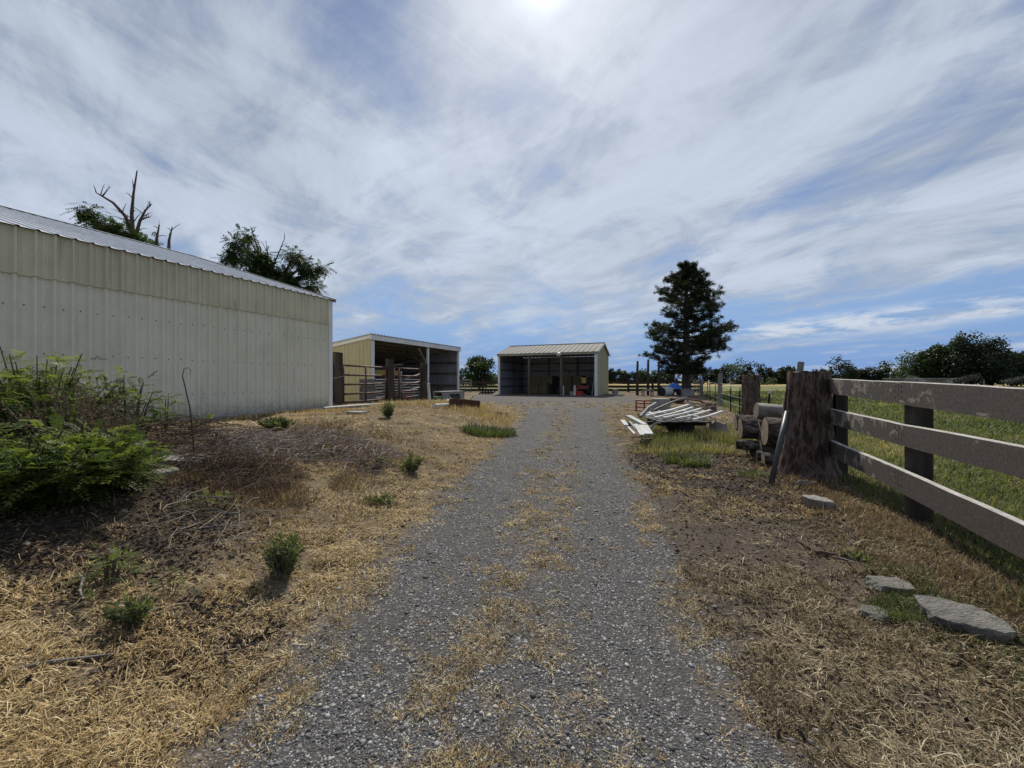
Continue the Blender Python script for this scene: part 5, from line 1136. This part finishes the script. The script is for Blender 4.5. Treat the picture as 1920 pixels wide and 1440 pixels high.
locust_bush(gp(318, 1115), .07, .06, .13, 6, 40, 'tiny green sprout at the edge of the straw', 207, .6, (.04, .06), .2, 'sprout')
locust_bush(gp(400, 962), .16, .14, .22, 8, 60, 'green sprout among bleached twigs right of the thicket', 208, .6, (.05, .09), .2, 'sprout')
locust_bush(gp(428, 782), .45, .3, .30, 14, 160, 'low green bush at the foot of the barn wall', 209, .55, (.1, .16), .2)
locust_bush(gp(375, 812), .3, .25, .28, 10, 110, 'low green bush just below the barn pipe', 210, .5, (.1, .15), .2)
def herb(loc, r_, h, nst, nl, label, seed, mat=M_WEED, leaf=.05, w_=.25, name='weed', cat_='weed'):
    random.seed(seed); rs = np.random.default_rng(seed); loc = Vector(loc); g = thing(name, label, cat_, loc); mb = MB(); Ps = []; Ds = []; vs = []
    for i in range(nst):
        a = random.uniform(0, 6.28); rr = random.random()**.6; e = loc+Vector((math.cos(a)*r_*rr, math.sin(a)*r_*rr, h*(1-.35*rr)*random.uniform(.7, 1.1))); st = loc+Vector((math.cos(a)*r_*.25*rr, math.sin(a)*r_*.25*rr, -.02)); mb.tube([st, st.lerp(e, .5)+Vector((0, 0, .05*h)), e], [.004, .003, .001], 4, cap=False)
        for k in range(nl):
            q = st.lerp(e, random.uniform(.15, 1)); dd_ = (e-st).normalized()*.5+Vector((random.gauss(0, .6), random.gauss(0, .6), random.gauss(.1, .4))); Ps.append(q); Ds.append(dd_); vs.append(random.gauss(.5, .2))
    mb.build('stems', M_WEED if mat is M_WEED else M_TWIG, g) if False else mb.build('stems', M_TWIG, g)
    P = np.array(Ps); n = len(P); l_ = leaf*rs.uniform(.6, 1.3, n); V_, T_, A_ = leaflets(P, np.array(Ds), l_, l_*w_, np.clip(np.array(vs), 0, 1)); np_mesh('leaves', V_, T_, mat, A_, parent=g); return g
herb(gp(530, 1082), .15, .33, 34, 34, 'bushy grey-green weed standing on the straw left of the drive', 301, leaf=.05)
herb(gp(245, 1172), .10, .14, 16, 26, 'small weed with narrow leaves at the lower left', 302, leaf=.05)
herb(gp(516, 805), .33, .22, 40, 40, 'dark dull green weed mound on the bank below the barn', 303, M_WEED, .06, .45)
herb(gp(728, 783), .20, .36, 34, 34, 'upright grey-green weed in front of the middle corral post', 304, leaf=.08, w_=.2)
herb(gp(770, 885), .22, .28, 30, 30, 'grey-green weed on the middle of the dry bank', 305, leaf=.06, w_=.22)
herb(gp(712, 875), .08, .22, 12, 24, 'thin weed left of the grey-green one on the bank', 306, leaf=.05, w_=.22)
herb(gp(712, 945), .22, .09, 22, 22, 'flat low weed patch on the lower dry bank', 307, leaf=.05, w_=.3)
herb(gq(-4.38, 3.95), .55, 1.0, 95, 75, 'withered brown bush among the green ones at the left', 308, M_DRYLEAF, .032, .5, 'withered_bush', 'bush')
herb(gp(1325, 1068) if False else gp(1610, 1050), .10, .05, 14, 14, 'tiny grey-green weed on bare soil by the fence', 309, leaf=.04, w_=.4)
def tuft(loc, r_, h, n, label, seed, mat=M_GRASS, v=(.15, .55), name='grass_tuft', wd=.006):
    rs = np.random.default_rng(seed); loc = Vector(loc); a = rs.uniform(0, 6.283, n); q = np.sqrt(rs.random(n))*r_; P = np.stack([loc.x+np.cos(a)*q*1.3, loc.y+np.sin(a)*q, np.zeros(n)], 1); P[:, 2] = height(P[:, 0], P[:, 1])-.01
    V_, T_, A_ = blades(P, a+rs.normal(0, .8, n), rs.uniform(.5, 1.45, n), h*rs.uniform(.5, 1.2, n), np.full(n, wd), rs.uniform(.1, .6, n), rs.uniform(v[0], v[1], n))
    return tag(np_mesh(name, V_, T_, mat, A_, base=tuple(loc)), label, 'grass tuft', 'clumps of grass')
tuft(gp(918, 812), .50, .24, 1500, 'dense green grass mound at the edge of the drive on the left', 401, v=(.1, .5), wd=.012)
tuft(gp(1288, 868), .30, .22, 700, 'green grass tuft right of the drive before the trailer', 402, v=(.1, .6), wd=.010)
tuft(gp(1680, 1150), .12, .10, 700, 'green tuft between the two smaller grey rocks', 403, wd=.004)
tuft(gp(1735, 1130), .14, .09, 700, 'green tuft above the largest flat rock', 404, wd=.004)
tuft(gp(1690, 1085), .16, .08, 700, 'green tuft behind the rounded grey rock', 405, wd=.004)
tuft(gp(1413, 890), .16, .12, 350, 'small green tuft at the foot of the log pile', 406, wd=.006)
tuft(gp(1330, 845), .45, .3, 450, 'mixed grass clump at the right end of the trailer', 407, v=(.5, 1.), wd=.009)
tuft(gp(1240, 845), .5, .26, 550, 'grass clump in front of the left end of the trailer', 408, v=(.5, 1.), wd=.009)
tuft(gp(1375, 835), .3, .24, 400, 'grass clump between the low stump and the log pile', 409, v=(.5, 1.), wd=.009)
# bent bare stem and bramble
p = gp(366, 872); pts = [p, p+Vector((-.02, 0, .35)), p+Vector((-.06, 0, .75)), p+Vector((-.14, .0, 1.02)), p+Vector((-.17, 0, 1.14)), p+Vector((-.12, 0, 1.2)), p+Vector((-.05, 0, 1.18)), p+Vector((-.03, 0, 1.10)), p+Vector((-.07, 0, 1.05))]
p0 = p; pts = [at(366, 872, p.y), at(362, 820, p.y), at(356, 765, p.y), at(347, 725, p.y), at(342, 705, p.y), at(345, 692, p.y), at(352, 689, p.y), at(358, 694, p.y), at(356, 703, p.y)]
tag(MB().tube(pts, [.009, .008, .007, .006, .005, .004, .0035, .003, .002], 5).build('hooked_stem', M_TWIGDK, base=p), 'single tall bare stem curling into a hook before the barn wall', 'dead stem')
def twig_mass(loc, sx, sy, h, n, mat, label, name, seed, ln=(.2, .6), r_=.004, arch=.4, cat_='brush'):
    random.seed(seed); loc = Vector(loc); mb = MB()
    for i in range(n):
        x = loc.x+max(-1.6, min(1.6, random.gauss(0, 1)))*sx*.5; y = loc.y+max(-1.6, min(1.6, random.gauss(0, 1)))*sy*.5; z = hz(x, y); a = random.uniform(0, 6.28); L = random.uniform(*ln); hh = h*math.exp(-((x-loc.x)/sx)**2-((y-loc.y)/sy)**2)*random.random(); pts = []; kx, ky = random.gauss(0, .25), random.gauss(0, .25)
        for f in lin(0, 1, 5): pts.append(Vector((x+math.cos(a)*L*(f-.5)+kx*L*(f-.5)**2*2, y+math.sin(a)*L*(f-.5)+ky*L*(f-.5)**2*2, z+.01+hh+arch*L*f*(1-f)*random.uniform(.6, 1.1)+random.gauss(0, .01))))
        rr = r_*random.uniform(.5, 1.3); mb.tube(pts, [rr, rr, rr*.9, rr*.7, rr*.4], 4, cap=False)
    return tag(mb.build(name, mat, base=loc), label, cat_)
twig_mass(gp(600, 845), 1.25, .8, .30, 480, M_TWIG, 'grey-brown mound of dead brush on top of the bank', 'dead_brush', 501, (.10, .5), .005, .7)
twig_mass(gp(470, 850), .9, .7, .32, 330, M_TWIG, 'tangle of dead grey stems left of the brush mound', 'dead_brush', 502)
twig_mass(gp(330, 850), .8, .6, .45, 420, M_TWIGDK, 'dark bare bramble stems over the grey slab', 'bramble', 503, (.25, .7), .004, .5)
twig_mass(gp(400, 985), .7, .42, .2, 42, M_PALETWIG, 'bleached bent twigs at the right foot of the green thicket', 'twig_pile', 504, (.2, .8), .003, .35)
twig_mass(gp(440, 900), .7, .45, .28, 420, leafmat('x', ST_STRAW) if False else M_TWIGDK, 'reddish-brown dry stems in front of the brush mound', 'dead_brush', 505, (.2, .5), .003, .6)
def stick(px0, py0, px1, py1, r_, label, mat=M_GREYWOOD):
    a = gp(px0, py0); b_ = gp(px1, py1); k = [a+UP*.012, a.lerp(b_, .35)+Vector((0, .015, .03)), a.lerp(b_, .7)+Vector((0, -.01, .03)), b_+UP*.012]
    for q in k: q.z = hz(q.x, q.y)+r_*1.2
    return tag(MB().tube(k, [r_, r_*.9, r_*.75, r_*.4], 6).build('fallen_stick', mat, base=a), label, 'stick')
stick(2, 1268, 225, 1228, .008, 'long grey stick on the straw at the lower left edge'); stick(148, 1080, 156, 1132, .009, 'short pale crooked stick on dark litter at the left', M_PALETWIG)
stick(1495, 1015, 1525, 1036, .016, 'dark bark piece on the soil, left of a thin stick', M_TWIGDK); stick(1530, 1042, 1570, 1046, .018, 'second dark bark piece lying level on the soil', M_TWIGDK); stick(1570, 1048, 1640, 1068, .006, 'thin grey stick beside the bark pieces', M_PALETWIG)
stick(975, 1322, 1030, 1372, .0022, 'yellow straw stalk lying across the crown of the drive', M_YEL); stick(250, 1110, 345, 1065, .006, 'dark forked stick on the litter below the thicket', M_TWIGDK)

# ------------------------------------------------------------------ scattered ground cover (stuff)
def scatter(n, y0, y1, wide=1.45, seed=0, p=1.0):
    rs = np.random.default_rng(seed); y = y0*(y1/y0)**(rs.random(n)**p); x = rs.uniform(-wide, wide, n)*y; return x, y, rs
def put(x, y, dz=0.): return np.stack([x, y, height(x, y)+dz], 1)
# flattened straw on both verges
x, y, rs = scatter(420000, 1.15, 15, seed=21)
rd = road_d(x, y); L = x < road_c(y); fd = fence_d(x, y); dk = darkmap(x, y); n1 = fbm(x*1.7+4, y*1.7+2, 4); n2 = fbm(x*6+1, y*6+7, 3)
inb = ((x-BC.x)*N.x+(y-BC.y)*N.y > .12) | (y > BC.y+6)
prob = np.where(L, 1.0*(1-.85*dk), .50*(1-.6*dk))*sstep(rd+(n1-.5)*1.1, -.05, .45)*np.clip((n1-.335)*5, 0.04, 1)*np.clip((n2-.28)*4, .15, 1)*(fd < .1)*inb
k = rs.random(len(x)) < prob; x, y, L, dk, n1 = x[k], y[k], L[k], dk[k], n1[k]; n = len(x)
dist = np.hypot(x, y); el = np.abs(rs.normal(.12, .34, n)); ln = rs.gamma(3., .017, n)*(.75+.10*dist); wd = .0016+.0009*dist*rs.uniform(.6, 1.2, n)
pch = fbm(x*.8+30, y*.8+12, 3); v = np.clip(.24+pch*.66+rs.normal(0, .19, n)-.15*dk, 0, 1)
az0 = fbm(x*1.3+8, y*1.3+3, 2)*9+rs.normal(0, 1.3, n)
V_, T_, A_ = blades(put(x, y, .004), az0, el, ln, wd, rs.uniform(0, .6, n), v)
L = L | ((y > 4) & (rs.random(n) < .5))
for kk, nm, mt, lb in ((L, 'straw_litter', M_STRAW, 'flattened golden straw covering the bank beside the drive'), (~L, 'matted_straw', M_STRAWG, 'greyish flattened straw on the verge right of the drive')):
    b5 = np.repeat(kk, 5); idx_ = np.cumsum(b5)-1; tt = T_[b5[T_[:, 0]]]; tag(np_mesh(nm, V_[b5], idx_[tt], mt, A_[b5]), kind='stuff', label=lb)
# short matted tufts of dry grass: crown and edges of the drive, right verge, lower left
x, y, rs = scatter(38000, 1.15, 22, seed=22)
rd = road_d(x, y); L = x < road_c(y); n1 = fbm(x*2.1+14, y*2.1+5, 4); n2 = fbm(x*5+14, y*5+5, 3); cm = crownmap(x, y); dk = darkmap(x, y)
prob = np.where(rd < 0, np.clip(cm*2.0*(n1-.32)*5, 0, 1)+.03, np.where(L, np.where(rd < .8, .6, .35*(1-dk)), .95*(1-.75*dk))*np.clip((n1-.34)*5, .04, 1))*np.clip((n2-.36)*6, .03, 1)*(fence_d(x, y) < -.1)
k = rs.random(len(x)) < prob; x, y, rd, L = x[k], y[k], rd[k], L[k]; dist = np.hypot(x, y)
m = 24; X = np.repeat(x, m); Y = np.repeat(y, m); dd_ = np.repeat(dist, m); n = len(X); a = rs.uniform(0, 6.283, n); q = np.abs(rs.normal(0, .022, n))*(1+.15*dd_)
X = X+np.cos(a)*q; Y = Y+np.sin(a)*q; tv = np.repeat(rs.normal(.52, .15, len(x))+np.where((rd > 0) & ~L & (y < 4), -.08, .05), m)
V_, T_, A_ = blades(put(X, Y, 0), a+rs.normal(0, .9, n), rs.uniform(.0, 1.2, n), rs.gamma(5, .0060, n)*np.repeat(np.where(rd < 0, .72, 1.), m)*(.9+.08*dd_), .0018+.0009*dd_, rs.uniform(0, .8, n), np.clip(tv+rs.normal(0, .17, n), 0, 1))
gold = np.repeat((L & (rd > .0)) | ((y > 4) & (rd > 0) & (rs.random(len(x)) < .6)) | ((rd < 0) & (rs.random(len(x)) < np.where(y > 3, .65, .4))), m)
for kk, nm, mt, lb in ((gold, 'golden_tufts', M_STRAW, 'short golden dry tufts on the crown of the drive and its left edge'), (~gold, 'grey_tufts', M_STRAWG, 'short matted greyish dry tufts on the drive and its right verge')):
    b5 = np.repeat(kk, 5); idx_ = np.cumsum(b5)-1; tt = T_[b5[T_[:, 0]]]; tag(np_mesh(nm, V_[b5], idx_[tt], mt, A_[b5]), kind='stuff', label=lb)
# standing golden grass round the rusty plate, along the bank top
def stand(n, f, mat, name, label, h, seed, v=(.35, .95), wd=.007, el=(.9, 1.5)):
    rs = np.random.default_rng(seed); x, y = f(rs, n); P = put(x, y, -.01); n = len(x); dist = np.hypot(x, y)
    V_, T_, A_ = blades(P, rs.uniform(0, 6.283, n), rs.uniform(el[0], el[1], n), h*rs.uniform(.45, 1.15, n), wd*(.4+.1*dist), rs.uniform(.05, .5, n), rs.uniform(v[0], v[1], n)); return tag(np_mesh(name, V_, T_, mat, A_), kind='stuff', label=label)
def f_gold(rs, n):
    t_ = rs.random(n); c = np.stack([np.interp(t_, [0, .35, .7, 1], [-4.6, -2.4, -1.3, -.35]), np.interp(t_, [0, .35, .7, 1], [14.5, 14.6, 13.4, 12.0])], 1); s = rs.normal(0, 1, (n, 2))*np.array([[.55, .75]]); x, y = c[:, 0]+s[:, 0], c[:, 1]+s[:, 1]; k = (road_d(x, y) > .1) & ((x-BC.x)*N.x+(y-BC.y)*N.y > .2); return x[k], y[k]
stand(8000, f_gold, M_STRAW, 'golden_grass', 'standing golden dry grass on the bank end round the rusty plate', .28, 23)
def f_rus(rs, n):
    y = rs.uniform(1.6, 7.0, n); s = rs.normal(-.12, .42, n); x = FX0+FS*y+s; k = (s < 1.0) & (road_d(x, y) > .6) & (rs.random(n) < np.clip(fbm(x*1.6, y*1.6, 3)*2.6-.5, .05, 1)); return x[k], y[k]
stand(27000, f_rus, M_RUSSET, 'fence_line_grass', 'reddish dry grass standing along the foot of the fence', .13, 24, (.1, .9), .006, (.3, 1.4))
def f_gs(rs, n):
    x = np.concatenate([rs.normal(2.75, .35, n//2), rs.normal(3.3, .5, n//2)]); y = np.concatenate([rs.normal(1.9, .55, n//2), rs.normal(2.5, .5, n//2)]); k = (y > 1) & (fbm(x*2+3, y*2+1, 3) > .47) & (fence_d(x, y) < .2) & (fence_d(x, y) > -1.2); return x[k], y[k]
stand(15000, f_gs, M_GRASS, 'verge_grass', 'short green grass patches on the near right verge', .075, 25, (.05, .6), .006, (.3, 1.3))
def f_jk(rs, n):
    x = rs.uniform(2.8, 6.6, n); y = rs.uniform(7.6, 13, n); k = (road_d(x, y) > .7) & (x < 7.36+.4*(y-12)) & (fbm(x*1.4, y*1.4+7, 3) > .42); return x[k], y[k]
stand(13000, f_jk, M_GRASS, 'junk_heap_grass', 'half dry half green grass growing round the junk heap', .20, 26, (.38, 1), .006, (.5, 1.45))
def f_tw(rs, n):
    x = rs.uniform(3.0, 5.3, n); y = rs.uniform(8.0, 9.1, n); k = fbm(x*2.2, y*2.2+3, 3) > .44; return x[k], y[k]
stand(5200, f_tw, M_GRASS, 'tall_weeds', 'tall thin half dry grass standing in front of the low trailer', .36, 33, (.40, 1), .0045, (.9, 1.5))
def f_br(rs, n):
    x = np.concatenate([rs.normal(-3.1, .75, n//2), rs.normal(-2.7, .5, n//2)]); y = np.concatenate([rs.normal(6.3, .8, n//2), rs.normal(4.5, .5, n//2)]); k = (road_d(x, y) > .3) & ((x-BC.x)*N.x+(y-BC.y)*N.y > .3) & (fbm(x*2+9, y*2+3, 3) > .44); return x[k], y[k]
stand(26000, f_br, M_RUSSET, 'brush_grass', 'reddish brown dry grass growing through the dead brush on the bank', .17, 34, (.1, .85), .006, (.25, 1.4))
def f_bf(rs, n):
    a = rs.uniform(-6.5, .3, n); d_ = np.abs(rs.normal(.30, .16, n))+.12; x = BC.x+D.x*a+N.x*d_; y = BC.y+D.y*a+N.y*d_; k = fbm(x*1.5+2, y*1.5, 3) > .43; return x[k], y[k]
stand(6000, f_bf, M_STRAW, 'barn_foot_grass', 'dry grass standing along the foot of the barn wall', .17, 35, (.35, .95), .006, (.4, 1.45))
# pasture blades
x, y, rs = scatter(300000, 2.0, 42, wide=1.5, seed=27, p=.85)
k = (fence_d(x, y) > .02+.5*(vnoise(x*3, y*3)-.5)); x, y = x[k], y[k]; n = len(x); dist = np.hypot(x, y); pch = fbm(x*.55+3, y*.55+9, 4)
yel = np.clip((pch-.38)*2.0+np.where(y < 8, .26, 0), 0, 1)
V_, T_, A_ = blades(put(x, y, -.01), rs.uniform(0, 6.283, n), rs.uniform(.5, 1.45, n), rs.uniform(.05, .15, n)*(1+.4*yel)*(1+.02*dist), .003+.0011*dist, rs.uniform(.1, .6, n), np.clip(.28+.6*yel+rs.normal(0, .14, n), 0, 1)); tag(np_mesh('pasture_grass', V_, T_, M_GRASS, A_), kind='stuff', label='green pasture grass with yellowing patches')
# bark chips and litter
x, y, rs = scatter(130000, 1.6, 9, seed=28); dk = darkmap(x, y); k = (rs.random(len(x)) < np.clip(dk*2.2+np.where(x > 0, .16, .10), 0, 1)) & (road_d(x, y) > 0); x, y = x[k], y[k]; n = len(x); dist = np.hypot(x, y)
d = rs.normal(size=(n, 3)); d[:, 2] *= .3; ln = rs.uniform(.015, .055, n)*(.7+.07*dist); V_, T_, A_ = leaflets(put(x, y, .006), d, ln, ln*rs.uniform(.2, .5, n), np.clip(rs.beta(1.6, 2.6, n), 0, 1)); tag(np_mesh('bark_litter', V_, T_, M_CHIP, A_), kind='stuff', label='dark bark chips and leaf litter on the bare soil')
# gravel stones
ph = (1+5**.5)/2; IC = np.array([(-1, ph, 0), (1, ph, 0), (-1, -ph, 0), (1, -ph, 0), (0, -1, ph), (0, 1, ph), (0, -1, -ph), (0, 1, -ph), (ph, 0, -1), (ph, 0, 1), (-ph, 0, -1), (-ph, 0, 1)], float)/math.hypot(1, ph)
IF = np.array([(0, 11, 5), (0, 5, 1), (0, 1, 7), (0, 7, 10), (0, 10, 11), (1, 5, 9), (5, 11, 4), (11, 10, 2), (10, 7, 6), (7, 1, 8), (3, 9, 4), (3, 4, 2), (3, 2, 6), (3, 6, 8), (3, 8, 9), (4, 9, 5), (2, 4, 11), (6, 2, 10), (8, 6, 7), (9, 8, 1)])
x, y, rs = scatter(150000, 1.15, 15, wide=1.0, seed=29, p=1.0); rd = road_d(x, y); pn = fbm(x*2+1, y*2+6, 3); k = (rs.random(len(x)) < np.where(rd < 0, np.clip((pn-.33)*4, .20, 1), .5*np.exp(-np.maximum(rd, 0)/.25))); x, y = x[k], y[k]; n = len(x); dist = np.hypot(x, y)
s = np.clip(rs.lognormal(-5.58, .50, n), .0022, .020)*(.60+.11*np.minimum(dist, 7)); s = s*np.where(rs.random(n) < .008, 2.4, 1.); S = np.stack([s*rs.uniform(.8, 1.5, n), s*rs.uniform(.7, 1.1, n), s*rs.uniform(.35, .65, n)], 1); a = rs.uniform(0, 6.283, n); ca, sa = np.cos(a)[:, None], np.sin(a)[:, None]
T3 = IC[None]*S[:, None, :]*(1+rs.normal(0, .10, (n, 12, 1))); Vx = T3[..., 0]*ca-T3[..., 1]*sa; Vy = T3[..., 0]*sa+T3[..., 1]*ca; P = put(x, y, 0); P[:, 2] += S[:, 2]*.35
V_ = np.stack([Vx+P[:, :1], Vy+P[:, 1:2], T3[..., 2]+P[:, 2:]], -1).reshape(-1, 3); T_ = (IF[None]+(np.arange(n)*12)[:, None, None]).reshape(-1, 3)
tag(np_mesh('gravel_stones', V_, T_, M_PEB, np.repeat(np.clip(rs.beta(2.0, 2.2, n), 0, 1), 12), smooth=True), kind='stuff', label='loose grey gravel stones on the drive')
